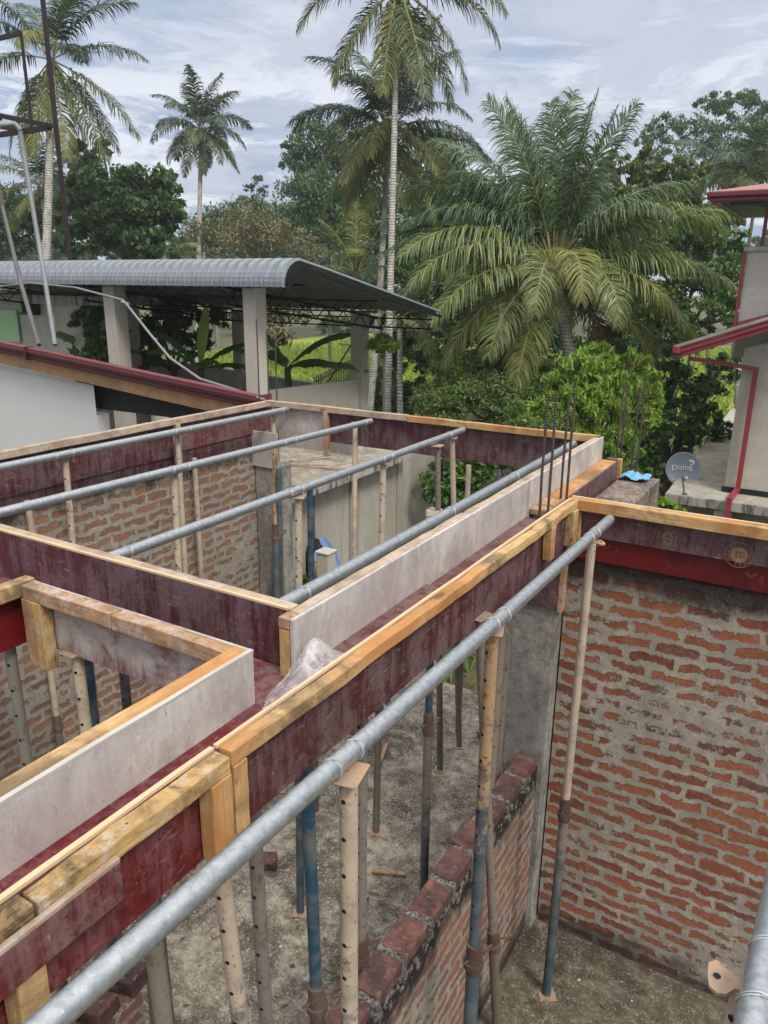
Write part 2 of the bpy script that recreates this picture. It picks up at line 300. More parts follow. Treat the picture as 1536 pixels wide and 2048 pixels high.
# ---------------------------------------------------------------- mesh builder
class MB:
    def __init__(s): s.v=[]; s.f=[]; s.mi=[]; s.sm=[]
    def add(s,vs,fs,mi=0,smooth=False):
        o=len(s.v); s.v+= [tuple(map(float,p)) for p in vs]; s.f+=[tuple(i+o for i in f) for f in fs]; s.mi+=[mi]*len(fs); s.sm+=[smooth]*len(fs)
    def box(s,a,b,mi=0):
        x0,y0,z0=[min(p,q) for p,q in zip(a,b)]; x1,y1,z1=[max(p,q) for p,q in zip(a,b)]
        s.add([(x0,y0,z0),(x1,y0,z0),(x1,y1,z0),(x0,y1,z0),(x0,y0,z1),(x1,y0,z1),(x1,y1,z1),(x0,y1,z1)],
              [(0,3,2,1),(4,5,6,7),(0,1,5,4),(1,2,6,5),(2,3,7,6),(3,0,4,7)],mi); return s
    def bar(s,p,q,w,h,seg=1,jit=0,mi=0,upv=(0,0,1)):
        # box beam from p to q: w sideways, h along up; cross-section centred
        p=np.array(p,float); q=np.array(q,float); d=q-p; L=np.linalg.norm(d); d/=L
        side=np.cross(d,upv); 
        if np.linalg.norm(side)<1e-4: side=np.array([1.,0,0])
        side/=np.linalg.norm(side); u=np.cross(side,d)
        vs=[];fs=[]
        for i in range(seg+1):
            c=p+d*L*i/seg; j=(RNG.random(2)-.5)*2*jit
            for a,b in((-1,-1),(1,-1),(1,1),(-1,1)): vs.append(c+side*(a*w/2+j[0])+u*(b*h/2+j[1])+ (RNG.random(3)-.5)*jit*.6)
        for i in range(seg):
            for k in range(4): a=i*4+k; b=i*4+(k+1)%4; fs.append((a,b,b+4,a+4))
        fs.append((3,2,1,0)); o=seg*4; fs.append((o,o+1,o+2,o+3)); s.add(vs,fs,mi); return s
    def tube(s,pts,r,n=12,mi=0,cap=True):
        P=[np.array(p,float) for p in pts]; R=r if hasattr(r,'__len__') else [r]*len(P)
        vs=[];fs=[];ref=None
        for i,p in enumerate(P):
            d=(P[min(i+1,len(P)-1)]-P[max(i-1,0)]); d=d/ (np.linalg.norm(d)+1e-9)
            if ref is None:
                a=np.array([0,0,1.]) if abs(d[2])<.9 else np.array([1.,0,0]); e1=np.cross(d,a)
            else: e1=ref-d*(ref@d)
            e1/=np.linalg.norm(e1); ref=e1; e2=np.cross(d,e1)
            for k in range(n):
                t=2*math.pi*k/n; vs.append(p+R[i]*(math.cos(t)*e1+math.sin(t)*e2))
        for i in range(len(P)-1):
            for k in range(n): a=i*n+k; b=i*n+(k+1)%n; fs.append((a,a+n,b+n,b))
        s.add(vs,fs,mi,True)
        if cap: 
            o=(len(P)-1)*n; s.add(vs[:n],[tuple(range(n))],mi); s.add(vs[o:],[tuple(reversed(range(n)))],mi)
        return s
    def prism(s,poly,h,z0=0,mi=0):
        n=len(poly); vs=[(x,y,z0) for x,y in poly]+[(x,y,z0+h) for x,y in poly]
        s.add(vs,[tuple(reversed(range(n))),tuple(range(n,2*n))]+[(i,(i+1)%n,n+(i+1)%n,n+i) for i in range(n)],mi); return s
    def sph(s,c,r,n=8,m=6,sc=(1,1,1),jit=0,mi=0):
        vs=[];fs=[]
        for j in range(m+1):
            th=math.pi*j/m
            for i in range(n):
                ph=2*math.pi*i/n; rr=r*(1+(random.random()-.5)*jit); vs.append((c[0]+rr*sc[0]*math.sin(th)*math.cos(ph),c[1]+rr*sc[1]*math.sin(th)*math.sin(ph),c[2]+rr*sc[2]*math.cos(th)))
        for j in range(m):
            for i in range(n): a=j*n+i; b=j*n+(i+1)%n; fs.append((a,a+n,b+n,b))
        s.add(vs,fs,mi,True); return s
    def obj(s,name,mats,parent=None,origin=None,bevel=0):
        me=bpy.data.meshes.new(name)
        if origin is None: origin=parent['_o'] if parent is not None else (0,0,0)
        V=np.array(s.v)-np.array(origin,float)[None]
        me.from_pydata(V.tolist(),[],s.f); me.update()
        if not isinstance(mats,(list,tuple)): mats=[mats]
        for m in mats: me.materials.append(MATS[m])
        me.polygons.foreach_set('material_index',s.mi); me.polygons.foreach_set('use_smooth',s.sm)
        o=bpy.data.objects.new(name,me); COL.objects.link(o)
        if parent is not None: o.parent=parent; o['_o']=tuple(map(float,origin))
        else: o.location=origin
        if bevel:
            b=o.modifiers.new('bevel','BEVEL'); b.width=bevel; b.segments=2; b.limit_method='ANGLE'; b.angle_limit=math.radians(40)
        return o
def fastmesh(name,V,F,mats,parent=None,origin=(0,0,0),smooth=False,mi=None,k=4):
    me=bpy.data.meshes.new(name); V=np.asarray(V,np.float32)-np.array(origin,np.float32)
    F=np.asarray(F,np.int32).reshape(-1,k); me.vertices.add(len(V)); me.vertices.foreach_set('co',V.ravel())
    me.loops.add(F.size); me.loops.foreach_set('vertex_index',F.ravel()); me.polygons.add(len(F)); me.polygons.foreach_set('loop_start',np.arange(len(F),dtype=np.int32)*k)
    try: me.polygons.foreach_set('loop_total',np.full(len(F),k,np.int32))
    except Exception: pass
    if not isinstance(mats,(list,tuple)): mats=[mats]
    for m in mats: me.materials.append(MATS[m])
    if mi is not None: me.polygons.foreach_set('material_index',np.asarray(mi,np.int32))
    me.polygons.foreach_set('use_smooth',np.full(len(F),smooth)); me.update(calc_edges=True); me.validate()
    o=bpy.data.objects.new(name,me); COL.objects.link(o)
    if parent is not None: o.parent=parent; o['_o']=tuple(map(float,origin))
    else: o.location=origin
    return o
def tag(o,label=None,cat=None,group=None,kind=None):
    if label: o['label']=label
    if cat: o['category']=cat
    if group: o['group']=group
    if kind: o['kind']=kind
    return o
def thing(name,label,cat,origin=(0,0,0),group=None):
    o=bpy.data.objects.new(name,None); COL.objects.link(o); o.location=origin; o['_o']=tuple(map(float,origin)); o.empty_display_size=.1
    return tag(o,label,cat,group)
def struct(o): o['kind']='structure'; return o
# ================================================================ THE BUILDING SITE
BT=5.6; FZ=2.89; TF=5.392
def ybar(T,name,x0,x1,z0,z1,y0,y1,m,seg=10,jit=.0015,bevel=.003):
    b=MB(); b.bar(((x0+x1)/2,y0,(z0+z1)/2),((x0+x1)/2,y1,(z0+z1)/2),abs(x1-x0),abs(z1-z0),seg,jit); return b.obj(name,m,T,bevel=bevel)
def xbar(T,name,y0,y1,z0,z1,x0,x1,m,seg=10,jit=.0015,bevel=.003):
    b=MB(); b.bar((x0,(y0+y1)/2,(z0+z1)/2),(x1,(y0+y1)/2,(z0+z1)/2),abs(y1-y0),abs(z1-z0),seg,jit); return b.obj(name,m,T,bevel=bevel)
def sheet(T,name,a,b,m,bevel=.0015):
    q=MB(); q.box(a,b); return q.obj(name,m,T,bevel=bevel)
def cleat(T,x,y,z0,z1,wx,wy,m,name='cleat',tilt=0):
    q=MB(); q.bar((x,y,z0),(x+tilt,y,z1),wx,wy,4,.0012,upv=(0,1,0)); return q.obj(name,m,T,bevel=.003)
# structural floor and ground ------------------------------------
b=MB(); b.box((-4.6,-4,FZ-.15),(-1.19,5.95,FZ)); struct(b.obj('floor_slab','floor_concrete',origin=(-3,0,FZ)))
b=MB(); b.box((-1.189,-4,FZ-.15),(3.2,3.66,FZ+.002)); struct(b.obj('room_floor','floor_damp',origin=(0,0,FZ)))
# brick walls
def wall(name,a,bb,m,label,bevel=0):
    o=(min(a[0],bb[0]),min(a[1],bb[1]),FZ); q=MB(); q.box(a,bb); return tag(q.obj(name,m,origin=o),label,'wall')
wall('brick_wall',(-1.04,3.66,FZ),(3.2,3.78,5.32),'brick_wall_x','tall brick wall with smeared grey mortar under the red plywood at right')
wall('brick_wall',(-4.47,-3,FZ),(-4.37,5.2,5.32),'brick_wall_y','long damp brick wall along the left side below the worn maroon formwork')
T=thing('brick_half_wall','low unfinished brick wall with exposed top course beside the concrete pillar','wall',(-1.19,-2,FZ))
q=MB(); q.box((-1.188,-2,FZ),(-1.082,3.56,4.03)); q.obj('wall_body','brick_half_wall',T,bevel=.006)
q=MB(); y=3.53; k=0; mq=MB()
while y>-1.8:
    L=.195+random.uniform(-.012,.008); dz=random.uniform(-.006,.006); x0=-1.195+random.uniform(-.008,.006)
    if k==1: dz+=.0
    vs=[];
    n0=len(q.v); q.box((x0,y-L,4.032),(x0+.118+random.uniform(-.006,.006),y,4.098+dz)); 
    mq.bar((x0+.004,y-L-.012,4.05),(x0+.125,y-L-.012,4.05),.035,.085,7,.009)
    y-=L+.026; k+=1
q.obj('top_bricks','brick_top',T,bevel=.008); mq.obj('mortar_joints','mortar_rough',T,bevel=.004)
# skirt of rough mortar blobs along the top of the wall face
q=MB()
for i in range(170):
    yy=random.uniform(0.9,3.5); q.sph((-1.083,yy,4.03-abs(random.gauss(0,.05))),random.uniform(.006,.02),6,4,(.5,1,1.3),.5)
q.obj('mortar_crumbs','mortar_rough',T)
# concrete pillars
def pillar(a,bb,label,ply=None,name='concrete_pillar'):
    T=thing(name,label,'pillar',((a[0]+bb[0])/2,(a[1]+bb[1])/2,a[2]))
    q=MB(); q.box(a,bb); q.obj('shaft','pillar_concrete',T,bevel=.008)
    if ply:
        for p,r,m in ply: q=MB(); q.box(p,r); q.obj('plywood_collar',m,T,bevel=.002)
    return T
pillar((-1.30,3.57,FZ),(-1.05,3.80,5.0),'grey cracked concrete pillar at the end of the low brick wall',[((-1.31,3.552,4.99),(-1.046,3.566,5.36),'ply_worn'),((-1.046,3.552,4.98),(-1.020,3.60,5.4),'wood_brown_z')])
pillar((-4.36,5.08,FZ),(-4.10,5.28,5.05),'stained concrete pillar in the far left corner below the formwork',[((-4.37,5.06,5.04),(-4.08,5.074,5.36),'ply_cement')])
# ---- formwork panels
# near rail, north stretch
T=thing('formwork','long orange timber rail on worn maroon plywood between split joint and far corner','formwork',(-1.09,1.07,TF))
sheet(T,'plywood_sheet',(-1.074,1.09,5.345),(-1.062,2.33,5.596),'ply_worn')
sheet(T,'plywood_sheet',(-1.0745,2.334,5.335),(-1.0625,3.545,5.592),'ply_worn')
q=MB(); q.bar((-1.0685,1.07,5.6005),(-1.0685,3.55,5.6005),.010,.008,12,.001); q.obj('plywood_edge','ply_edge',T)
ybar(T,'timber_rail',-1.061,-1.022,5.559,5.599,1.075,3.545,'wood_fresh_y',22,.0028)
cleat(T,-1.040,1.10,5.375,5.559,.040,.045,'wood_fresh_z')
cleat(T,-1.038,3.19,5.40,5.559,.04,.055,'wood_fresh_z')
cleat(T,-1.038,3.505,5.38,5.559,.045,.07,'wood_fresh_z')
T.rotation_euler=(0,0,math.radians(-1.0))
# near rail, south stretch
T=thing('formwork','mould-stained timber rail on fresh red plywood at the lower left','formwork',(-1.09,.2,TF))
sheet(T,'plywood_sheet',(-1.080,-.8,5.335),(-1.068,1.062,5.592),'ply_red_scuffed')
q=MB(); q.bar((-1.0745,-.8,5.597),(-1.0745,1.066,5.597),.013,.008,12,.001); q.obj('plywood_edge','ply_edge',T)
ybar(T,'timber_rail',-1.065,-1.020,5.552,5.594,.585,1.066,'wood_mould_y',10,.002)
ybar(T,'timber_rail',-1.065,-1.020,5.553,5.595,-.8,.578,'wood_mould_y',10,.002)
cleat(T,-1.040,1.035,5.345,5.552,.045,.062,'wood_fresh_z')
cleat(T,-1.030,.55,4.95,5.552,.05,.055,'wood_fresh_z','timber_post')
T=thing('formwork_board','short red-faced board nailed over the mouldy rail at the lower left','board',(-1.03,.4,5.5))
sheet(T,'plywood_face',(-1.016,-.4,5.478),(-1.004,.745,5.563),'ply_worn_red')
q=MB(); q.bar((-1.0105,-.4,5.567),(-1.0105,.744,5.567),.013,.008,8,.0008); q.obj('board_edge','wood_pale_y',T)
# right front panel (faces -Y)
T=thing('formwork','bright orange timber rail above stamped dark maroon plywood on the right wall','formwork',(-1,3.6,TF))
sheet(T,'plywood_sheet',(-1.03,3.601,5.405),(2.6,3.613,5.593),'ply_worn')
q=MB(); q.bar((-1.03,3.607,5.598),(2.6,3.607,5.598),.013,.01,12,.001); q.obj('plywood_edge','ply_edge',T)
xbar(T,'timber_rail',3.550,3.600,5.545,5.600,-1.032,2.6,'wood_fresh_x',16,.0018)
q=MB(); q.bar((-1.0,3.583,5.36),(-1.0,3.583,5.545),.06,.034,4,.001,upv=(0,1,0)); q.obj('cleat','wood_fresh_z',T,bevel=.003)
# stamps on the plywood
def ring(q,cx,cz,y,r0,r1,n=40,a0=0,a1=360):
    vs=[];fs=[]
    for i in range(n+1):
        a=math.radians(a0+(a1-a0)*i/n)
        for r in(r0,r1): vs.append((cx+r*math.cos(a),y,cz+r*math.sin(a)))
    for i in range(n): k=2*i; fs.append((k,k+2,k+3,k+1))
    q.add(vs,fs)
def text(T,s,cx,y,cz,size,rot,m,name='lettering',parent_rot=None,ext=.0006):
    cu=bpy.data.curves.new(name,'FONT'); cu.body=s; cu.size=size; cu.align_x='CENTER'; cu.align_y='CENTER'; cu.extrude=ext
    tmp=bpy.data.objects.new('tmp',cu); COL.objects.link(tmp); bpy.context.view_layer.update()
    me=bpy.data.meshes.new_from_object(tmp.evaluated_get(bpy.context.evaluated_depsgraph_get())); bpy.data.objects.remove(tmp); me.materials.clear(); me.materials.append(MATS[m])
    R=(parent_rot or Matrix.Rotation(math.pi/2,4,'X'))@Matrix.Rotation(rot,4,'Z')
    me.transform(R); me.transform(Matrix.Translation(Vector((cx,y,cz))-Vector(T['_o'])))
    o=bpy.data.objects.new(name,me); COL.objects.link(o); o.parent=T; return o
P=PY(1478,1110,3.6); cx,cz=P[0],P[2]; y=3.5995
q=MB(); ring(q,cx,cz,y,.058,.061); ring(q,cx,cz,y,.036,.0375)
ring(q,cx,cz,y+.0003,.0,.0355,32)
q.obj('stamp','print_tan',T)
text(T,'15',cx+.012,y-.0006,cz+.004,.034,-math.pi/2,'ply_worn')
text(T,'GOOD',cx-.012,y-.0006,cz,.012,-math.pi/2,'ply_worn')
for i,ch in enumerate('GOOD FOR CONST'):
    if ch==' ': continue
    a=math.radians(140+i*360/15); text(T,ch,cx+.0475*math.cos(a),y-.0003,cz+.0475*math.sin(a),.017,a+math.pi/2,'print_tan')
P=PY(1335,1078,3.6); q=MB(); cx,cz=P[0],P[2]
for (a,b2) in (((0,.034),(.024,.012)),((0,.034),(-.024,.012)),((-.024,.012),(.0,-.008)),((-.006,-.002),(.022,-.002)),((.022,-.004),(.004,-.03)),((.004,-.03),(-.02,-.008))):
    q.bar((cx+a[0],y,cz+a[1]),(cx+b2[0],y,cz+b2[1]),.0012,.0085,upv=(0,-1,0) if 0 else (0,0,1))
q.obj('stamp','print_tan',T)
text(T,'DX',cx-.04,y,cz+.012,.022,math.pi/2,'print_tan'); text(T,'ANGEL',cx+.038,y,cz-.002,.016,math.pi/2,'print_tan')
P=PY(1188,1062,3.6); q=MB(); ring(q,P[0],P[2],y,.054,.056); q.obj('stamp','print_tan',T)
# lower red strip
T=thing('formwork','clean deep red plywood strip with faint stamps below the maroon sheet on the right wall','formwork',(-1,3.63,5.2))
sheet(T,'plywood_sheet',(-1.03,3.628,5.272),(2.6,3.640,5.403),'ply_red')
P=PY(1355,1125,3.628); q=MB(); ring(q,P[0],5.36,3.6276,.052,.054,30,180,360); q.obj('stamp','print_faint',T); q=MB()
P=PY(1210,1105,3.628); q.bar((P[0]-.02,3.6275,5.365),(P[0],3.6275,5.345),.001,.009); q.bar((P[0],3.6275,5.345),(P[0]+.024,3.6275,5.370),.001,.009); q.obj('stamp','print_faint',T); q=MB()
P=PY(1500,1160,3.628); q.bar((P[0]-.02,3.6275,5.355),(P[0],3.6275,5.335),.001,.009); q.bar((P[0],3.6275,5.335),(P[0]+.024,3.6275,5.360),.001,.009)
q.obj('stamp','print_faint',T); text(T,'DX',PY(1233,1115,3.628)[0],3.6275,5.345,.024,math.pi/2,'print_faint')
text(T,'DX',PY(1525,1160,3.628)[0],3.6275,5.335,.024,math.pi/2,'print_faint')
# white panel north (X=-1.30)
T=thing('formwork','long cement-whitened plywood panel from the timber corner to the far end of the trough','formwork',(-1.31,1.70,TF))
sheet(T,'plywood_sheet',(-1.343,1.70,5.36),(-1.330,3.06,5.597),'ply_cement')
sheet(T,'plywood_sheet',(-1.344,3.063,5.36),(-1.331,5.31,5.594),'ply_cement')
ybar(T,'timber_rail',-1.388,-1.345,5.552,5.596,1.76,3.05,'wood_pale_y',14,.003)
ybar(T,'timber_rail',-1.388,-1.346,5.549,5.592,3.055,5.25,'wood_pale_y',14,.003)
q=MB(); q.bar((-1.368,1.727,5.36),(-1.368,1.727,5.555),.042,.05,3,.001,upv=(0,1,0)); q.obj('cleat','wood_fresh_z',T,bevel=.003)
q=MB(); q.bar((-1.368,1.727,5.558),(-1.368,1.727,5.596),.043,.054,1,.0,upv=(0,1,0)); q.obj('rail_end','wood_brown_y',T,bevel=.003)
# white panel south
T=thing('formwork','cement-whitened plywood panel with pale rail at the lower left box','formwork',(-1.31,1.47,TF))
sheet(T,'plywood_sheet',(-1.313,-.8,5.36),(-1.300,1.475,5.594),'ply_cement')
q=MB(); q.bar((-1.3065,-.8,5.598),(-1.3065,1.475,5.598),.014,.009,14,.0012); q.obj('plywood_edge','stucco_post',T)
ybar(T,'timber_rail',-1.366,-1.315,5.548,5.600,-.8,1.472,'wood_fresh_y',14,.0015)
# cross panels
T=thing('formwork','brown timber rail on peeling white and red plywood across the lower left box','formwork',(-1.9,1.48,TF))
sheet(T,'plywood_sheet',(-2.36,1.480,5.355),(-1.316,1.492,5.592),'ply_smeared')
xbar(T,'timber_rail',1.430,1.479,5.545,5.597,-2.30,-1.85,'wood_brown_x',6,.002)
xbar(T,'timber_rail',1.431,1.479,5.543,5.595,-1.847,-1.368,'wood_brown_x',6,.002)
for yy,xx in((1.455,-2.285),(1.452,-2.232)):
    q=MB(); q.bar((xx,yy,5.29),(xx,yy,5.545),.05,.048,3,.0015,upv=(0,1,0)); q.obj('cleat','wood_mould_z' if xx>-2.25 else 'wood_brown_z',T,bevel=.003)
T=thing('formwork','fresh pine rail over clean dark red plywood at the left edge','formwork',(-2.36,1.2,TF))
sheet(T,'plywood_sheet',(-2.372,-.8,5.35),(-2.361,1.478,5.595),'ply_red')
ybar(T,'timber_rail',-2.358,-2.309,5.548,5.603,-.8,1.492,'wood_fresh_y',8,.0015)
T=thing('formwork','wide maroon plywood cross panel with pale top edge between the two left bays','formwork',(-2.8,1.75,TF))
sheet(T,'plywood_sheet',(-4.30,1.750,5.36),(-2.5,1.762,5.593),'ply_worn')
sheet(T,'plywood_sheet',(-2.498,1.7515,5.36),(-1.392,1.7635,5.594),'ply_worn')
q=MB(); q.bar((-4.3,1.757,5.600),(-1.392,1.757,5.600),.012,.008,14,.0008); q.obj('plywood_edge','ply_edge',T)
xbar(T,'timber_rail',1.766,1.812,5.548,5.597,-4.30,-1.392,'wood_pale_x',14,.002)
# back-left panel
T=thing('formwork','long pale timber rail over mottled maroon plywood along the left side','formwork',(-4.33,2,TF))
sheet(T,'plywood_sheet',(-4.362,-.5,5.30),(-4.350,4.20,5.593),'ply_worn')
sheet(T,'plywood_sheet',(-4.361,4.204,5.33),(-4.349,5.31,5.593),'ply_worn_red')
ybar(T,'timber_rail',-4.348,-4.300,5.556,5.605,-.5,5.31,'wood_pale_y',16,.002)
for yy in(2.3,4.13): q=MB(); q.bar((-4.322,yy,5.24),(-4.322,yy,5.556),.05,.046,3,.001,upv=(0,1,0)); q.obj('cleat','wood_pale_z',T,bevel=.003)
T=thing('formwork','dark lower plywood strip between the left brick wall and the long maroon panel','formwork',(-4.36,2,5.2))
sheet(T,'plywood_sheet',(-4.376,-.5,5.19),(-4.364,5.2,5.40),'ply_worn')
# back panel
T=thing('formwork','pale timber rail on scuffed maroon plywood closing the far end of the bay','formwork',(-2.8,5.3,TF))
sheet(T,'plywood_sheet',(-4.30,5.300,5.34),(-3.72,5.312,5.594),'ply_cement')
sheet(T,'plywood_sheet',(-3.718,5.301,5.29),(-1.35,5.313,5.592),'ply_worn')
xbar(T,'timber_rail',5.250,5.298,5.556,5.605,-4.345,-2.9,'wood_pale_x',10,.002)
xbar(T,'timber_rail',5.251,5.298,5.554,5.603,-2.897,-1.35,'wood_fresh_x',10,.002)
q=MB(); q.bar((-3.70,5.27,5.17),(-3.70,5.27,5.556),.045,.05,3,.001,upv=(0,1,0)); q.obj('cleat','wood_brown_z',T,bevel=.003)
# trough bottoms
def bottom(a,bb,m,label):
    q=MB(); q.box(a,bb); return tag(q.obj('trough_board',m,origin=a,bevel=.0015),label,'board')
bottom((-1.299,-.8,5.42),(-1.081,1.475,5.432),'ply_red_scuffed','red plywood trough floor beside the lower left white panel')
bottom((-1.329,1.479,5.395),(-1.076,2.6,5.408),'ply_worn_red','red plywood trough floor at the crossing under the plastic film')
bottom((-1.329,2.603,TF-.012),(-1.0755,3.78,TF+.002),'ply_worn_red','cracked red plywood trough floor beside the long white panel')
bottom((-4.30,1.494,TF-.015),(-1.331,1.748,TF-.003),'ply_worn_red','red plywood floor of the cross trough between the two left bays')
T=thing('formwork','low orange plank and grey-maroon side sheet running on behind the pillar rods','formwork',(-1.25,4.5,5.3))
ybar(T,'timber_plank',-1.325,-1.222,5.40,5.432,3.83,5.30,'wood_fresh_y',8,.001)
sheet(T,'plywood_sheet',(-1.219,3.83,5.24),(-1.207,5.27,5.436),'ply_worn')
q=MB(); q.bar((-1.20,5.295,5.2),(-1.20,5.295,5.45),.03,.045,2,.001,upv=(0,1,0)); q.obj('cleat','wood_fresh_z',T,bevel=.003)
q=MB(); q.box((-1.295,5.31,5.38),(-1.2,5.36,5.44)); q.obj('end_block','ply_worn_red',T,bevel=.003)
# ledge / pier with blue bag
q=MB(); q.bar((-1.07,3.80,4.1),(-1.07,5.45,4.1),.25,2.42,8,.006); tag(q.obj('brick_ledge','ledge_mould',origin=(-1.07,4.6,FZ)),'mouldy concrete-topped wall end beyond the right formwork corner','wall')
q=MB(); n=14
vs=[];fs=[]
for i in range(n):
    for j in range(n):
        u,v2=i/(n-1)-.5,j/(n-1)-.5
        vs.append((-1.09+u*.19+random.uniform(-.006,.006),5.33+v2*.19+random.uniform(-.006,.006),5.322+max(0,.035*math.sin(u*9+1)*math.cos(v2*8)+.012)*(1-abs(u)*1.4)+random.uniform(0,.008)))
for i in range(n-1):
    for j in range(n-1): a=i*n+j; fs.append((a,a+n,a+n+1,a+1))
q.add(vs,fs,0,True); tag(q.obj('plastic_bag','blue_plastic',origin=(-1.09,5.33,5.32)),'crumpled blue plastic bag lying on the mouldy wall end','bag')
# ---- rebars
def rebar(x,y,z0,pxtop,label,group,lean=(0,0)):
    zt=PY(*pxtop,y)[2]; q=MB(); P=[(x+lean[0]*k/6+random.uniform(-.002,.002),y+lean[1]*k/6,z0+(zt-z0)*k/6) for k in range(7)]
    q.tube(P,.0075,8); return tag(q.obj('rebar','rebar_steel',origin=(x,y,z0)),label,'rebar',group)
G='rebars standing out of the near pillar'
b1=[(1078,1035,1092,787),(1095,1030,1100,783),(1121,1000,1138,790),(1133,992,1145,785)]
for i,(a,b2,c,d) in enumerate(b1):
    x=-1.245+.05*(i%2) ; P=PZ(a,b2,5.42); y=P[1]*(x/P[0]); rebar(x,y,5.2,(c,d),['leftmost thin steel rod rising from the trough beside the near pillar','second steel rod from the left in the trough','third steel rod from the left in the trough','rightmost steel rod rising from the trough'][i],G,(0,0))
for i,(a,b2,c,d) in enumerate([(1230,945,1246,768),(1238,940,1250,766),(1262,938,1276,776),(1272,942,1288,764)]):
    P=PZ(a,b2,5.3); rebar(P[0],P[1]+.0,4.9,(c,d),['leftmost steel rod beyond the blue plastic bag','second steel rod from the left beyond the blue bag','third steel rod from the left beyond the blue bag','rightmost steel rod beyond the blue bag'][i],'rebars behind the wall end')
for i,(a,b2,c,d) in enumerate([(520,830,516,638),(538,800,537,660),(554,800,553,672)]):
    P=PY(a,b2,6.0+.12*i); rebar(P[0],P[1],4.2,(c,d),['leftmost steel rod behind the far left formwork corner','middle steel rod behind the far left formwork corner','rightmost steel rod behind the far left formwork corner'][i],'rebars behind the far left corner')
# ---- pipes with tie wires
def wirep(T,c,ax,r,loose=.0):
    q=MB(); c=np.array(c); ax=np.array(ax)/np.linalg.norm(ax); e1=np.cross(ax,(0,0,1.)); e1/=np.linalg.norm(e1); e2=np.cross(e1,ax)
    P=[]
    for i in range(15):
        a=math.radians(-70+320*i/14); rr=r*1.04 if 0<a<math.pi else r*1.12
        P.append(c+e1*rr*math.cos(a)+e2*rr*math.sin(a)+ax*.004*math.sin(a*2))
    P=[c-e2*.062+e1*.02]+P+[c-e2*.062-e1*.02]
    q.tube(P,.0013,5); q.tube([p+ax*.006 for p in P[2:-1]],.0013,5)
    tw=c+e2*r*1.05; q.tube([tw,tw+e1*.02+e2*.006,tw+e1*.045-ax*.02+e2*.012],.0013,5)
    return q.obj('tie_wire','wire',T)
PIPES=[]
def pipe(p,q2,label,ties,r=.0242,group=None):
    p=np.array(p,float); q2=np.array(q2,float); T=thing('steel_pipe',label,'pipe',p,group)
    m=MB(); d=(q2-p)/np.linalg.norm(q2-p); N=16; ring_pts=[p+(q2-p)*i/8 for i in range(9)]
    m.tube(ring_pts,r,28)
    m.obj('tube','galvanised',T)
    # joint line / weld seam rings
    for t_ in ties: 
        y=t_; k=(y-p[1])/(q2[1]-p[1]); wirep(T,p+(q2-p)*k,d,r)
    PIPES.append((p,q2)); return T
PZc=5.548
pipe((-.862,-.3,PZc),(-.806,3.475,PZc),'closest galvanised pipe running up from the lower left corner to the right wall',(1.20,1.29,2.10,2.19,3.14,3.23))
pipe((-1.500,1.83,PZc),(-1.498,5.15,PZc),'dull galvanised pipe lying close beside the long white panel',(1.98,3.17,4.02,4.95),r=.027)
pipe((-2.368,1.83,PZc),(-2.376,5.20,PZc),'third galvanised pipe from the left in the far bay',(1.95,3.02,3.12,3.98,4.08,4.95))
pipe((-3.31,1.83,PZc),(-3.17,5.14,PZc),'second galvanised pipe from the left in the far bay',(3.05,3.17,4.05,4.17,5.05))
pipe((-4.165,1.83,PZc),(-4.10,5.245,PZc),'leftmost galvanised pipe beside the long pale rail',(2.92,3.04,3.92,4.06,5.16))
T=pipe((.0,-.2,PZc+.03),(.075,1.62,PZc+.03),'short galvanised pipe at the lower right edge with a rusty head plate',(1.02,1.14),r=.0265)
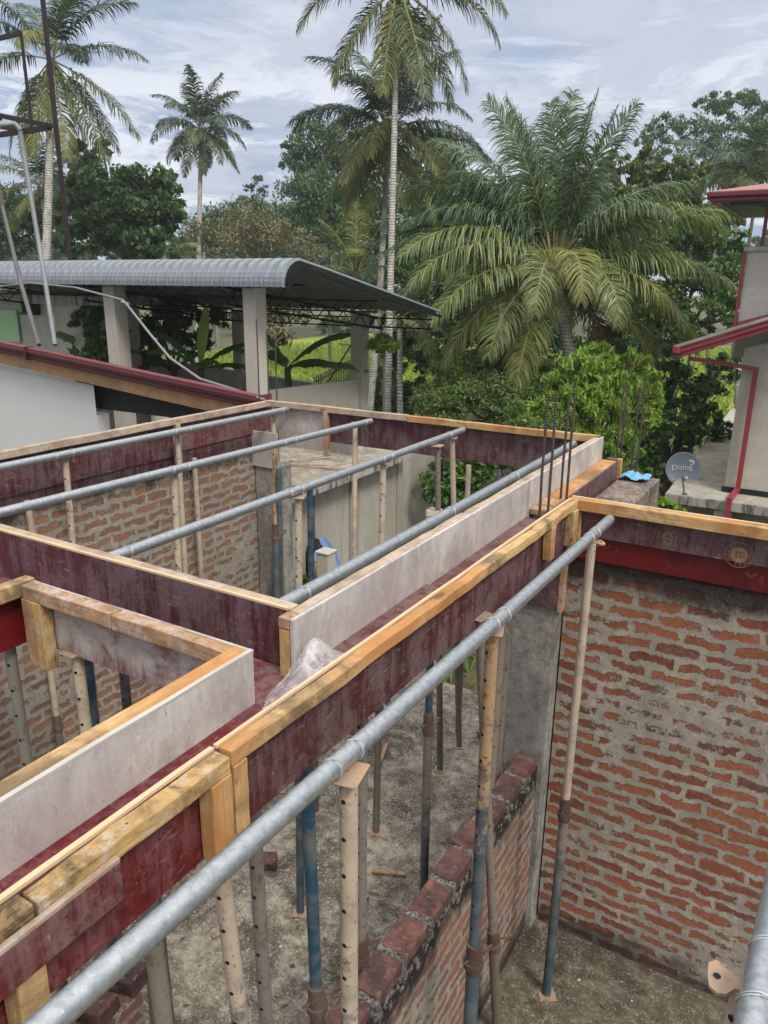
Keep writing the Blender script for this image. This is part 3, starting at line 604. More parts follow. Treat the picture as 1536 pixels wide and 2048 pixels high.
# ---- props
def prop(x,y,label,top=5.515,dx=0,dy=0,inner='prop_cream',outer='prop_grey',zc=3.9,ri=.020,ro=.0245,plate='square',base=FZ,holes=True,rot=0,handle=True,group=None,hx=1):
    b0=np.array((x+dx,y+dy,base)); t0=np.array((x,y,top)); d=(t0-b0); L=np.linalg.norm(d); d/=L
    T=thing('steel_prop',label,'prop',b0,group)
    at=lambda z:b0+d*((z-base)/d[2])
    e1=np.array((math.cos(rot),math.sin(rot),0)); e2=np.array((-math.sin(rot),math.cos(rot),0))
    q=MB(); q.tube([at(base+.006),at(zc)],ro,16); q.obj('outer_tube',outer,T)
    q=MB(); q.tube([at(zc-.02),at(top-.006)],ri,18)
    if holes:
        z=zc+.12
        view=np.array((-x,-y,0.)); view/=np.linalg.norm(view); sd=np.array((view[1],-view[0],0.))*hx*.55+view*.83; sd/=np.linalg.norm(sd)
        while z<top-.05:
            c=at(z)+sd*(ri*.86); q.tube([c,c+sd*(ri*.16)],.0062,10,1); z+=.105
    q.obj('inner_tube',[inner,'hole_black'],T)
    q=MB(); q.tube([at(zc-.10),at(zc+.035)],ro*1.14,16); q.tube([at(zc-.075),at(zc-.05)],ro*1.45,16); q.obj('collar','rust_collar',T,bevel=.001)
    if handle:
        q=MB(); c=at(zc-.03); a=e1*.6+e2*.8
        q.tube([c-a*.055,c+a*.03],.005,8)
        q.tube([c+a*.03,c+a*.085+e1*.01,c+a*.10-np.array((0,0,.02)),c+a*.06-np.array((0,0,.03))],.0055,8)
        q.obj('pin_handle','rust_collar',T)
    q=MB(); c=at(base); s=.046
    q.bar(c+e1*s+np.array((0,0,.004)),c-e1*s+np.array((0,0,.004)),2*s,.008); q.obj('base_plate','rust_plate',T,bevel=.004)
    if plate=='square':
        q=MB(); c=at(top-.003); s=.037; q.bar(c+e2*s*1.3,c-e2*s*1.3,2*s,.005); q.obj('head_plate','rust_plate',T,bevel=.006)
    elif plate=='bow':
        q=MB(); pl=[(-.075,.032),(-.06,.045),(-.04,.04),(-.022,.018),(.022,.018),(.04,.04),(.06,.045),(.075,.032),(.078,-.0),(.075,-.032),(.06,-.045),(.04,-.04),(.022,-.018),(-.022,-.018),(-.04,-.04),(-.06,-.045),(-.075,-.032),(-.078,0)]
        c=at(top-.006); pts=[(c+e1*u*.72+e2*v2*.72) for u,v2 in pl]
        q.prism([(p[0],p[1]) for p in pts],.006,c[2])
        for sg in(-1,1): cc=c+e1*sg*.042+np.array((0,0,.0062)); q.tube([cc,cc+np.array((0,0,.0006))],.006,10,1)
        q.obj('head_plate',['rust_plate','hole_black'],T)
        
    return T
prop(-.82,1.24,'cream prop with rust holes and square head plate under the closest pipe',5.522,inner='prop_cream',outer='prop_grey_blue',zc=3.55,ri=.0225,ro=.0265,rot=.2)
prop(-.84,2.14,'cream-topped blue prop with a rusty collar, middle one under the closest pipe',inner='prop_cream_rusty',outer='prop_cream',zc=4.16,ri=.0225,ro=.027,rot=.3,hx=1.4)
prop(-.81,3.2,'plain cream prop standing before the right brick wall',inner='prop_cream_plain',outer='prop_grey_blue',zc=4.13,plate='bow',rot=.6,holes=False,dx=-.012)
prop(.032,1.09,'rusty bow-tie head prop under the lower right pipe',5.545,inner='prop_cream_plain',outer='prop_grey',zc=4.0,plate='bow',rot=.15)
G='props under the pipes of the far bay'
far=[(-1.60,3.2,-1.6,3.22,'prop_blue','prop_grey_blue',4.35,'blue prop with a long pin handle, standing between the orange rail and the closest pipe'),
(-1.55,4.05,-1.53,4.1,'prop_cream','prop_grey',3.9,'grey-white prop under the dull pipe beside the white panel, second from its near end'),
(-1.53,5.0,-1.5,5.02,'prop_cream_plain','prop_grey',3.8,'small prop under the far end of the dull pipe'),
(-2.36,3.09,-2.31,2.95,'prop_cream','prop_grey_blue',3.8,'speckled cream prop under the third pipe, nearest of its row'),
(-2.39,4.03,-2.28,3.80,'prop_cream','prop_grey',3.9,'speckled cream prop under the third pipe, middle of its row'),
(-2.38,5.02,-2.22,5.05,'prop_cream_plain','prop_blue_worn',4.3,'pale prop under the far end of the third pipe'),
(-2.34,4.70,-2.215,4.68,'prop_grey_blue','prop_grey',4.5,'slim grey prop just before the far end of the third pipe'),
(-3.30,3.11,-3.135,2.87,'prop_cream','prop_grey',4.1,'whitish prop with pin holes under the second pipe, nearest of its row'),
(-3.36,4.14,-3.15,3.81,'prop_cream_rusty','prop_blue_worn',4.9,'cream over blue prop under the second pipe, middle of its row'),
(-3.32,5.14,-3.08,4.72,'prop_cream_plain','prop_grey',3.9,'thick pale prop under the far end of the second pipe'),
(-4.18,3.02,-4.12,2.9,'prop_cream','prop_grey',4.0,'pale prop with pin holes under the leftmost pipe, nearest of its row'),
(-4.20,4.02,-4.12,3.9,'prop_cream_plain','prop_grey',4.0,'pale prop under the middle of the leftmost pipe'),
(-4.18,5.14,-4.1,5.0,'prop_cream_plain','prop_grey',4.0,'pale prop under the far end of the leftmost pipe'),
(-1.22,.98,-1.2,1.0,'prop_dark','prop_grey',4.15,'dark slim prop seen below the red plywood at the lower left')]
for i,(x,y,bx,by,im,om,zc,lb) in enumerate(far):
    prop(x,y,lb,5.52 if i!=13 else 5.36,bx-x,by-y,im,om,zc,.0205,.0245,'square' if i!=13 else 'none',rot=random.uniform(0,.6),group=G,holes=(im!='prop_cream_plain'))
G='props and shores under the beam trough'
tr=[(-1.2,1.575,.02,.05,'prop_blue','prop_dark',4.28,'bright blue prop with a dark rusty collar left of the cream prop',.021),
(-1.2,1.33,.02,.02,'prop_grey_blue','prop_grey',4.27,'pale worn prop with a wide collar left of the bright blue prop',.021),
(-1.16,1.14,.12,.06,'prop_cream','prop_grey_blue',3.4,'leaning cream prop with pin holes, lower left of the worn prop',.0235),
(-1.2,1.90,-.02,.02,'prop_grey_blue','prop_dark',4.2,'dark blue prop with pin holes right behind the cream prop',.021),
(-1.2,3.18,-.02,-.02,'prop_grey','prop_grey',3.6,'grey timber-like prop just left of the concrete pillar',.026),
(-1.25,3.42,-.03,-.02,'prop_grey','prop_grey',3.5,'second grey prop tight against the concrete pillar',.024),
(-1.17,2.92,.0,.12,'prop_dark','prop_grey_blue',4.6,'rusty dark-collared prop hidden behind the middle cream prop',.02),
(-1.04,2.50,.07,.36,'prop_grey','prop_grey',3.6,'leaning grey prop passing behind the middle cream prop',.02),
(-1.2,.95,-.05,.1,'prop_grey','prop_grey',3.9,'grey slanting prop low under the red plywood at the left',.023)]
for x,y,dx,dy,im,om,zc,lb,r in tr:
    prop(x,y,lb,TF-.016,dx,dy,im,om,zc,r,r+.0045,'square',rot=random.uniform(-.3,.5),group=G,handle=True,holes=im in('prop_cream','prop_grey_blue'))
G='props standing in the left bays'
for (a,b2,D,a2,im,om,zc,lb) in [(25,1340,2.75,0,'prop_grey_blue','prop_grey',4.62,'grey prop with pin holes and a pin clamp in the lower left box'),
    (165,1400,2.7,0,'prop_cream','prop_grey',3.9,'thick cream prop in the middle of the lower left box'),
    (185,1400,3.0,0,'prop_blue','prop_grey_blue',4.0,'blue prop right behind the thick cream prop in the lower left box'),
    (255,1400,3.3,0,'prop_dark','prop_grey',4.0,'dark prop below the peeling cross panel'),
    (397,1050,5.2,0,'prop_cream_plain','prop_grey',3.7,'plain pale post before the left brick wall'),
    (621,1050,4.9,0,'prop_blue','prop_grey',4.62,'blue prop with rusty collar between the second and third pipes'),
    (936,960,5.6,0,'prop_cream_plain','prop_grey',3.7,'pale post below the scuffed maroon panel at the far end'),
    (562,1100,5.5,0,'prop_blue_worn','prop_grey',3.8,'blue worn prop tight in front of the far corner pillar'),
    (55,1000,4.3,0,'prop_cream_plain','prop_grey',3.7,'short pale prop seen left of the far bay')]:
    P=PX(a,b2,-4.26) if a in(397,55) else (PY(a,b2,5.22) if a==936 else PD(a,b2,D)); tz=5.28 if a in(397,936,55) else 5.36
    prop(P[0],P[1],lb,tz,random.uniform(-.02,.02),random.uniform(-.02,.02),im,om,zc,.021,.025,'none' if a in(397,936,55,562) else 'square',group=G,holes=im not in('prop_cream_plain',),handle=a in(25,621))
# plastic film crumpled over the trough
def film():
    n=34; vs=[];fs=[]
    for i in range(n):
        for j in range(n):
            u,v2=i/(n-1),j/(n-1); x=-1.322+.225*u; y=1.43+.45*v2
            pk=.10*math.exp(-((x+1.27)/.07)**2-((y-1.74)/.11)**2)
            bd=.075*math.exp(-((x+1.20)/.085)**2-((y-1.56)/.15)**2)
            rg=.05*math.exp(-((x+1.13)/.04)**2-((y-1.72)/.16)**2)
            cr=.02*abs(math.sin(7*u+5*v2))+.009*abs(math.sin(13*v2-7*u+1))
            z=TF+.006+pk+bd+rg+cr*(pk+bd+.02)*9+random.uniform(-.001,.001)
            vs.append((x,y,z))
    for i in range(n-1):
        for j in range(n-1):
            u,v2=i/(n-1)-.5,j/(n-1)-.5
            if u*u+v2*v2*.9>.235+.02*math.sin(9*math.atan2(v2,u)): continue
            a=i*n+j; fs.append((a,a+n,a+n+1,a+1))
    q=MB(); q.add(vs,fs,0,True); return q.obj('plastic_sheet','plastic_film',origin=(-1.2,1.7,TF))
tag(film(),'crumpled translucent plastic sheet stuffed in the trough at the crossing','plastic sheet')
# loose bricks
def brickbit(x,y,z,rz,label,s=1.):
    q=MB(); q.box((-.1*s,-.05,0),(.1*s,.05,.07)); o=q.obj('broken_brick','brick_top',bevel=.008); o.location=(x,y,z); o.rotation_euler=(random.uniform(-.2,.2),random.uniform(-.25,.25),rz); tag(o,label,'brick'); return o
P=PZ(530,1728,FZ+.02); brickbit(P[0],P[1],FZ+.012,.6,'broken red brick piece on the mossy floor left of the props',.8)
T=thing('brick_stack','wet broken brick stub wall at the lower left under the red plywood','wall',(-1.95,1.2,FZ))
for nm,a,bb in(('lower_courses',(-2.25,.5,FZ),(-2.05,1.62,3.75)),):
    q=MB(); q.bar((-2.15,.2,3.35),(-2.15,1.55,3.35),.2,.9,8,.01); q.obj(nm,'brick_half_wall',T)
q=MB()
for k in range(9):
    y=.25+k*.16; q.bar((-2.25,y,3.84+random.uniform(-.02,.02)+(.06 if k%3==0 else 0)),(-2.05,y+.03,3.84+random.uniform(-.02,.03)),.11,.07,2,.006)
q.obj('loose_bricks','brick_top',T,bevel=.008)
q=MB()
for i in range(260):
    x=random.uniform(-3.6,-1.3) if i<170 else random.uniform(-1.0,1.2); y=random.uniform(1.2,5.4) if i<170 else random.uniform(1.8,3.5); q.sph((x,y,FZ+.003),random.choice((.004,.006,.009,.013)),5,3,(1,1,.6),.6)
tag(q.obj('rubble_crumbs','stucco_post',origin=(-2,3,FZ)),'small pale crumbs of mortar scattered on the floors','rubble',kind='stuff')
for i,(x,y,a,l,lb) in enumerate([(-2.0,3.5,.4,.22,'thin timber offcut on the mossy floor between the blue and pale props'),(-2.7,4.6,1.9,.3,'grey timber lath on the mossy floor near its far edge'),(-2.6,2.6,1.1,.18,'short timber offcut on the floor below the lower left rail'),(-.4,2.9,2.4,.16,'small wood chip on the damp room floor')]):
    q=MB(); q.bar((x-math.cos(a)*l/2,y-math.sin(a)*l/2,FZ+.014),(x+math.cos(a)*l/2,y+math.sin(a)*l/2,FZ+.016),.03,.018,3,.002); tag(q.obj('timber_offcut','wood_brown_y',origin=(x,y,FZ),bevel=.002),lb,'offcut')
q=MB()
for i in range(380):
    x=random.uniform(-3.9,1.4); y=random.uniform(1.2,5.8)
    if x>-1.3 and y>3.5: continue
    a=random.uniform(0,6.28); l=random.uniform(.010,.024); c,s_=math.cos(a),math.sin(a); z=FZ+.006
    q.add([(x-c*l,y-s_*l,z),(x-s_*l*.4,y+c*l*.4,z+.005),(x+c*l,y+s_*l,z+.002),(x+s_*l*.4,y-c*l*.4,z)],[(0,1,2,3)])
tag(q.obj('fallen_leaves','frond_brown',origin=(-2,3,FZ)),'small brown fallen leaves littering the floors','fallen leaves',kind='stuff')
# ================================================================ NEIGHBOURHOOD
# ground
q=MB(); q.add([(-500,-200,0),(500,-200,0),(500,900,0),(-500,900,0)],[(0,1,2,3)]); struct(q.obj('ground','ground_soil'))
a=[PZ(x,y,.05) for x,y in((560,765),(1536,790),(1536,640),(560,650))]
q=MB(); q.add([(-52,38,.03),(14,38,.03),(20,95,.03),(-62,95,.03)],[(0,1,2,3)]); struct(q.obj('paddy_field','paddy'))
q=MB(); q.add([(-70,96,.12),(40,96,.12),(40,100,.12),(-70,100,.12)],[(0,1,2,3)]); struct(q.obj('road','road_grey'))
# ---- house at the left
T=thing('house','single-storey house with white wall and sloping maroon verge at the left','house',(-8,7,0))
Yh=6.5
q=MB(); q.box((-16,Yh+.12,0),(-8.40,Yh+.32,4.9)); 
q.add([(-16,Yh+.12,4.9),(-8.40,Yh+.12,4.9),(-8.40,Yh+.12,5.30),(-16,Yh+.12,5.78)],[(0,1,2,3)]); q.obj('wall','plaster_white',T)
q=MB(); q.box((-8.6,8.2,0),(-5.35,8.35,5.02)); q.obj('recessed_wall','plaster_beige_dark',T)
def vline(x): # verge top height in plane Yh
    return 5.425+(-5.39-x)*.0825
x0,x1=-13.5,-5.36
for nm,dz0,dz1,yy,w,m in(('gutter',0,-.095,Yh-.05,.10,'gutter_maroon'),('gutter',-.100,-.165,Yh-.02,.10,'gutter_maroon'),('barge_board',-.17,-.33,Yh+.02,.035,'fascia_timber')):
    q=MB(); xs=x1 if nm=='gutter' else -5.62
    q.bar((x0,yy,vline(x0)+(dz0+dz1)/2),(xs,yy,vline(xs)+(dz0+dz1)/2),w,abs(dz1-dz0),16,.002); q.obj(nm,m,T,bevel=.012 if nm=='gutter' else .004)
q=MB(); q.bar((x0,Yh-.105,vline(x0)-.055),(x1,Yh-.105,vline(x1)-.055),.03,.03,4); q.bar((x0,Yh-.085,vline(x0)-.13),(x1,Yh-.085,vline(x1)-.13),.03,.02,4); q.obj('gutter_bead','gutter_dark',T,bevel=.006)
q=MB(); q.box((x1-.01,Yh-.12,vline(x1)-.17),(x1+.025,Yh+.05,vline(x1)+.02)); q.obj('gutter_end_cap','gutter_maroon',T,bevel=.006)
for px in(65,283):
    P=PY(px,700 if px<100 else 740,Yh); q=MB(); q.bar((P[0],Yh-.06,vline(P[0])-.17),(P[0]+.02,Yh-.06,vline(P[0])+.008),.14,.035,1); q.obj('gutter_joint','gutter_dark',T) if px==65 else None
q=MB(); q.add([(x0,Yh-.02,vline(x0)-.01),(x1,Yh-.02,vline(x1)-.01),(x1,Yh+.5,vline(x1)-.22),(x0,Yh+.5,vline(x0)-.22),(x0,Yh-.02,vline(x0)-.04),(x1,Yh-.02,vline(x1)-.04),(x1,Yh+.5,vline(x1)-.25),(x0,Yh+.5,vline(x0)-.25)],[(0,1,2,3),(7,6,5,4),(0,4,5,1),(1,5,6,2),(2,6,7,3),(3,7,4,0)]); q.obj('roof','gutter_maroon',T)
q=MB(); ya=Yh+.25; q.add([(-8.9,ya,4.96),(-5.8,ya,4.98),(-5.8,ya,5.2),(-8.9,ya,5.4),(-8.9,ya+.06,4.96),(-5.8,ya+.06,4.98),(-5.8,ya+.06,5.2),(-8.9,ya+.06,5.4)],[(0,1,2,3),(7,6,5,4),(0,4,5,1),(1,5,6,2),(2,6,7,3),(3,7,4,0)]); q.obj('gap_shade_board','trim_shade_black',T)  # upright black board, paints the shade in the gap below the barge board
P=PY(321,840,7.6); q=MB(); q.tube([(P[0],7.6,0),(P[0],7.6,4.84)],.13,20); q.obj('round_column','stucco_post',T)
q=MB(); q.tube([(P[0],7.6,4.84),(P[0],7.6,4.89)],.15,20); q.obj('column_cap','trim_shade_black',T)
# ---- beige annexe beside the far bay
T=thing('annexe','beige flat-roofed annexe wall with projecting slab beyond the far bay','building',(-5.8,8.5,0))
q=MB(); q.box((-7.4,6.0,0),(-5.2,10.62,4.26)); q.obj('wall','plaster_weathered',T)
q=MB(); q.box((-5.198,7.9,0),(-5.17,8.15,4.26)); q.box((-5.198,9.15,0),(-5.18,9.3,4.26)); q.obj('pilaster','plaster_weathered',T)
q=MB(); q.box((-7.6,5.9,4.262),(-4.95,9.2,4.42)); q.obj('roof_slab','slab_edge_mould',T,bevel=.01)
q=MB(); q.box((-7.6,5.9,4.424),(-4.97,9.18,4.43)); q.obj('roof_screed','slab_dirty',T)
q=MB(); q.box((-5.3,5.82,4.30),(-4.92,6.1,4.47)); q.box((-5.0,5.82,4.18),(-4.92,6.1,4.30)); q.obj('red_flashing','trim_red',T,bevel=.005)
q=MB(); q.tube([(-5.17,7.05,2.5),(-5.17,7.05,4.25)],.028,10); tag(q.obj('vent_pipe','steel_blue_grey',origin=(-5.17,7.05,0)),'dark vertical pipe on the beige annexe wall under the slab','pipe')
for i in range(7):
    pass
q=MB()
for i in range(5):
    a=random.uniform(-.5,.9); x=random.uniform(-5.9,-5.2); y=random.uniform(6.3,8.2); q.bar((x,y,4.45),(x+math.cos(a)*.6,y+math.sin(a)*.9,4.46+random.uniform(0,.05)),.03,.012)
tag(q.obj('timber_scraps','wood_brown_y',origin=(-5.5,7.2,4.43)),'loose timber scraps lying on the annexe roof slab','scraps',kind='stuff')
# ---- shed with curved roof
T=thing('shed','open concrete-framed shed with a curved grey profiled roof','shed',(-12,12,0))
prof=[]
for k in range(9):
    a=math.radians(180-88*k/8*1.0); prof.append((10.16+.42*math.cos(a),6.60+.37*math.sin(a)*1.0))
prof=[(9.74,6.56)]+prof; 
for k in range(1,7): f=k/6; prof.append((10.2+(15.3-10.2)*f,6.975-.93*f+.0*f))
XR=-7.6; pit=.21; nx=int((19.5-7.6)/pit)
us=[0,.12,.2,.5,.8,.88]; uz=[0,0,.035,.02,.035,0]
cols=[]
for i in range(nx):
    for u,z in zip(us,uz): cols.append((XR-(i+u)*pit,z))
fine=[]
for (a,b2) in zip(prof[:-1],prof[1:]):
    L=math.hypot(b2[0]-a[0],b2[1]-a[1]); m=max(1,int(L/.035)) if a[0]<10.25 else max(1,int(L/.6))
    for k in range(m): fine.append((a[0]+(b2[0]-a[0])*k/m,a[1]+(b2[1]-a[1])*k/m,k%2 if a[0]<10.25 else 0))
fine.append((*prof[-1],0)); V=[];F=[]
for (y,z,w) in fine:
    for (x,dz) in cols: V.append((x,y-(dz+.006*w)*(.8 if y<10.1 else 0),z+dz*(1 if y>9.85 else .3)+.005*w))
nc=len(cols)
for i in range(len(fine)-1):
    for j in range(nc-1): a=i*nc+j; F.append((a,a+1,a+nc+1,a+nc))
o=fastmesh('roof_sheet',V,F,'roof_grey',T,T['_o'])
sm=o.modifiers.new('solid','SOLIDIFY'); sm.thickness=.012
q=MB()
for (y0,z0,y1,z1) in((9.78,6.52,10.3,6.86),(10.3,6.86,15.25,5.97)):
    q.bar((-7.62,y0,z0+.0),(-7.62,y1,z1),.03,.06)
for X in(-9.0,-12.6,-16.0):
    for dz in(-.06,-.34):
        q.tube([(X,9.9,6.62+dz),(X,15.1,5.95+dz+(.05 if dz<-.1 else 0))],.022,6)
    n=16
    for k in range(n):
        f0,f1=k/n,(k+1)/n; ya,yb=9.9+5.2*f0,9.9+5.2*f1; za=6.62-.67*f0; zb=6.62-.67*f1
        q.tube([(X,ya,za-(.06 if k%2 else .34)),(X,yb,zb-(.34 if k%2 else .06))],.012,5)
for yy,zz in((10.4,6.66),(12.7,6.38),(15.0,5.97)):
    for dz in(-.04,-.24): q.tube([(-7.7,yy,zz+dz-.02),(-19,yy,zz+dz-.02)],.018,6)
    n=40
    for k in range(n): xa=-7.7-11.3*k/n; xb=-7.7-11.3*(k+1)/n; q.tube([(xa,yy,zz-(.06 if k%2 else .26)),(xb,yy,zz-(.26 if k%2 else .06))],.010,4)
q.obj('roof_truss','black_steel',T)
def spil(pxl,pxr,ya,Y,ztop,w=.28,name='pillar'):
    P=PY(pxl,ya,Y); q=MB(); q.box((P[0],Y,0),(P[0]+w,Y+w,ztop)); return q.obj(name,'plaster_beige',T,bevel=.01)
spil(487,0,650,10.0,6.55); spil(208,0,620,10.0,6.55,.3)
spil(463,0,650,14.6,6.0); spil(250,0,650,14.6,6.0); spil(701,0,700,14.4,6.05,.3)
q=MB(); zl=PY(285,714,14.6); zr=PY(625,768,14.6)
q.add([(zl[0]-1,14.7,0),(zr[0],14.7,0),(zr[0],14.7,zr[2]),(zl[0]-1,14.7,zl[2]+.06),(zl[0]-1,14.85,0),(zr[0],14.85,0),(zr[0],14.85,zr[2]),(zl[0]-1,14.85,zl[2]+.06)],[(0,1,2,3),(5,4,7,6),(3,2,6,7),(1,5,6,2),(4,0,3,7)]); q.obj('parapet_wall','plaster_beige',T)
q=MB(); q.add([(-9.35,9.5,0),(-9.35,14.4,0),(-9.35,14.4,4.58),(-9.35,9.5,4.7),(-9.2,9.5,0),(-9.2,14.4,0),(-9.2,14.4,4.58),(-9.2,9.5,4.7)],[(0,1,2,3),(5,4,7,6),(3,2,6,7),(1,5,6,2),(4,0,3,7)]); q.obj('parapet_wall','plaster_beige',T)
P=PY(655,765,14.2); P2=PY(702,690,14.2); q=MB(); q.tube([tuple(P),tuple(P2)],.02,6); q.obj('brace','steel_blue_grey',T)
# ---- flat roofed outbuilding behind the left house, with tower
T=thing('outbuilding','small plastered outbuilding with stained flat slab at the left edge','building',(-16,12,0))
q=MB(); q.box((-22,11.3,0),(-14.5,12.9,6.13)); q.obj('wall','plaster_grey',T)
q=MB(); q.box((-22,11.05,6.13),(-13.62,12.9,6.33)); q.obj('roof_slab','slab_edge_mould',T,bevel=.02)
def placebar(q,a,b2,Ya,Yb,w,h): q.bar(PY(*a,Ya),PY(*b2,Yb),w,h)
T2=thing('water_tower','dark rusty steel tower frame cut off by the upper left corner','tower',PY(110,575,11.15))
q=MB(); P0=PY(146,578,11.15); q.bar(P0,(P0[0],11.15,P0[2]+6.6),.07,.07); q.obj('leg','tower_steel',T2)
P1=PY(10,600,11.15); q=MB(); q.bar((P0[0]-2.4,11.15,P0[2]),(P0[0]-2.4,11.15,P0[2]+6.6),.07,.07); q.obj('leg','tower_steel',T2)
q=MB(); Pc=PY(128,524,11.15); q.bar((Pc[0]-3.2,11.15,Pc[2]),(Pc[0],11.15,Pc[2]),.07,.09); q.obj('crossbar','tower_steel',T2)
Pp=PY(100,255,11.15); q=MB()
for dy in(0,-1.1,-2.0): q.bar((Pp[0]-3.2,11.15+dy,Pp[2]),(Pp[0],11.15+dy,Pp[2]),.07,.10)
for dx in(0,-1.0,-2.0): q.bar((Pp[0]+dx,9.1,Pp[2]+.03),(Pp[0]+dx,11.2,Pp[2]+.03),.07,.08)
q.obj('platform','tower_steel',T2)
q=MB(); a=PY(42,66,9.6); c=PY(64,268,9.6); q.bar(a,(a[0]+.0,9.6,c[2]),.04,.04); q.bar(PY(0,76,9.6)-np.array((1,0,0)),a,.05,.07); q.obj('guard_rail','tower_steel',T2)
def poly(name,pts,r,m,label,cat='pipe',bands=()):
    P=[PY(x,y,Y) for x,y,Y in pts]; T=thing(name,label,cat,P[-1]); q=MB(); q.tube(P,r,14); q.obj('tube',m,T)
    for (x,y,Y) in bands:
        c=PY(x,y,Y); i=np.argmin([np.linalg.norm(p-c) for p in P]); j=i-1 if i else 1; d=(P[i]-P[j]); d/=np.linalg.norm(d); q=MB(); q.tube([c-d*.09,c+d*.09],r*1.25,14); q.obj('socket',m,T)
poly('drain_pipe',[(40,262,8.4),(46,300,8.4),(90,560,8.0),(110,690,7.6)],.036,'pvc_grey','light grey plastic pipe leaning from the tower platform to the maroon roof',bands=[(47,305,8.4),(103,640,7.8)])
poly('drain_pipe',[(0,250,8.2),(30,248,8.4),(42,262,8.4)],.04,'pvc_grey','short horizontal plastic pipe below the tower platform')
poly('drain_pipe',[(-4,360,8.6),(4,410,8.6),(40,560,8.2),(78,690,7.6)],.035,'pvc_dark','darker slanting pipe at the left edge reaching the maroon roof',bands=[(3,400,8.6)])
poly('drain_pipe',[(0,573,8.6),(60,566,8.6),(150,575,8.4),(245,600,8.2),(256,612,8.1),(300,668,7.6),(340,716,7.2),(400,758,6.9),(470,780,6.6),(530,800,6.35)],.017,'pvc_grey','thin grey water pipe drooping across in front of the shed to the gutter end','pipe',bands=[(250,606,8.15)])
q=MB(); a=PY(-10,618,11.2); c=PY(38,686,11.2); q.box((a[0],11.22,c[2]),(c[0],11.27,a[2])); tag(q.obj('green_board','panel_green',origin=(a[0],11.2,c[2]),bevel=.02),'pale green panel on the outbuilding wall at the left edge','board')
T=thing('wall_box','black box with bright green strip on the outbuilding wall','box',PY(55,615,11.2))
a=PY(42,601,11.15); c=PY(72,630,11.15); q=MB(); q.box((a[0],11.05,c[2]),(c[0],11.28,a[2])); q.obj('case','tank_black',T,bevel=.02)
a=PY(35,601,11.0); c=PY(44,625,11.0); q=MB(); q.box((a[0],11.0,c[2]),(c[0],11.04,a[2])); q.obj('strip','label_green',T)
# ---- house at the right with canopy slab, lower roof and tower
T=thing('house','grey plastered two-tier house with red trimmed roofs at the right edge','house',(0,16,0))
q=MB(); q.box((-1.42,14.85,0),(4,22,5.2)); q.add([(-1.42,14.85,5.2),(4,14.85,5.2),(4,14.85,7.2),(-1.42,14.85,5.62)],[(0,1,2,3)]); q.obj('wall','plaster_grey',T)
q=MB(); q.box((-1.46,14.80,3.002),(4,14.85,3.10)); q.obj('plinth','trim_shade_black',T)
q=MB(); q.add([(-2.32,14.1,2.83),(4,14.1,2.83),(4,14.85,2.83),(-2.32,26,2.83),(-2.32,14.1,3.0),(4,14.1,3.0),(4,26,3.0),(-2.62,26,3.0)],[(3,2,1,0),(4,5,6,7),(0,1,5,4),(1,2,6,5),(2,3,7,6),(3,0,4,7)]); q.obj('canopy_slab','slab_edge_mould',T,bevel=.01)
q=MB(); q.add([(-2.30,14.12,3.004),(4,14.12,3.004),(4,14.79,3.004),(-1.43,14.79,3.004)],[(0,1,2,3)]); q.add([(-2.30,14.12,3.004),(-1.43,14.79,3.004),(-1.43,26,3.004),(-2.6,26,3.004)],[(0,1,2,3)]); q.obj('canopy_screed','slab_concrete',T)
q=MB(); a=PY(1428,1030,14.2); q.box((a[0],14.12,2.6),(a[0]+.28,14.5,2.83)); q.obj('canopy_bracket','slab_edge_mould',T)
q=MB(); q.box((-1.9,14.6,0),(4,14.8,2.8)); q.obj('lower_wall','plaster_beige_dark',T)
# lower roof rake
def rz(x): return 5.70+(x+2.34)*.375
q=MB()
for dz,w,yy,m in((0,.075,13.98,0),(-.085,.07,14.0,0),(-.165,.075,14.03,0)):
    q.bar((-2.36,yy,rz(-2.36)+dz-.03),(4,yy,rz(4)+dz-.03),.05,w,3,0)
q.obj('verge','trim_red',T,bevel=.01)
q=MB(); q.bar((-2.40,13.9,5.60),(-2.40,18,5.60),.13,.15,3,0); q.obj('gutter','trim_red',T,bevel=.03)
q=MB(); q.add([(-2.42,13.95,rz(-2.42)+.01),(4,13.95,rz(4)+.01),(4,18.5,rz(4)+.01),(-2.42,18.5,rz(-2.42)+.01),(-2.42,13.95,rz(-2.42)-.04),(4,13.95,rz(4)-.04),(4,18.5,rz(4)-.04),(-2.42,18.5,rz(-2.42)-.04)],[(0,1,2,3),(7,6,5,4),(0,4,5,1),(2,6,7,3),(3,7,4,0)]); q.obj('roof_sheet','roof_dull',T)
q=MB(); dpp=([PY(1385,718,14.3),PY(1420,722,14.5),PY(1512,738,14.7),(PY(1512,738,14.75)[0],14.75,3.1),(PY(1512,738,14.75)[0]-.05,14.05,3.06),(PY(1512,738,14.75)[0]-.05,14.03,2.3)])
for a_,b_ in zip(dpp[:-1],dpp[1:]):
    d_=np.array(b_,float)-np.array(a_,float); d_/=np.linalg.norm(d_); q.bar(np.array(a_)-d_*.035,np.array(b_)+d_*.035,.085,.07)
o=q.obj('downpipe','trim_red',T)
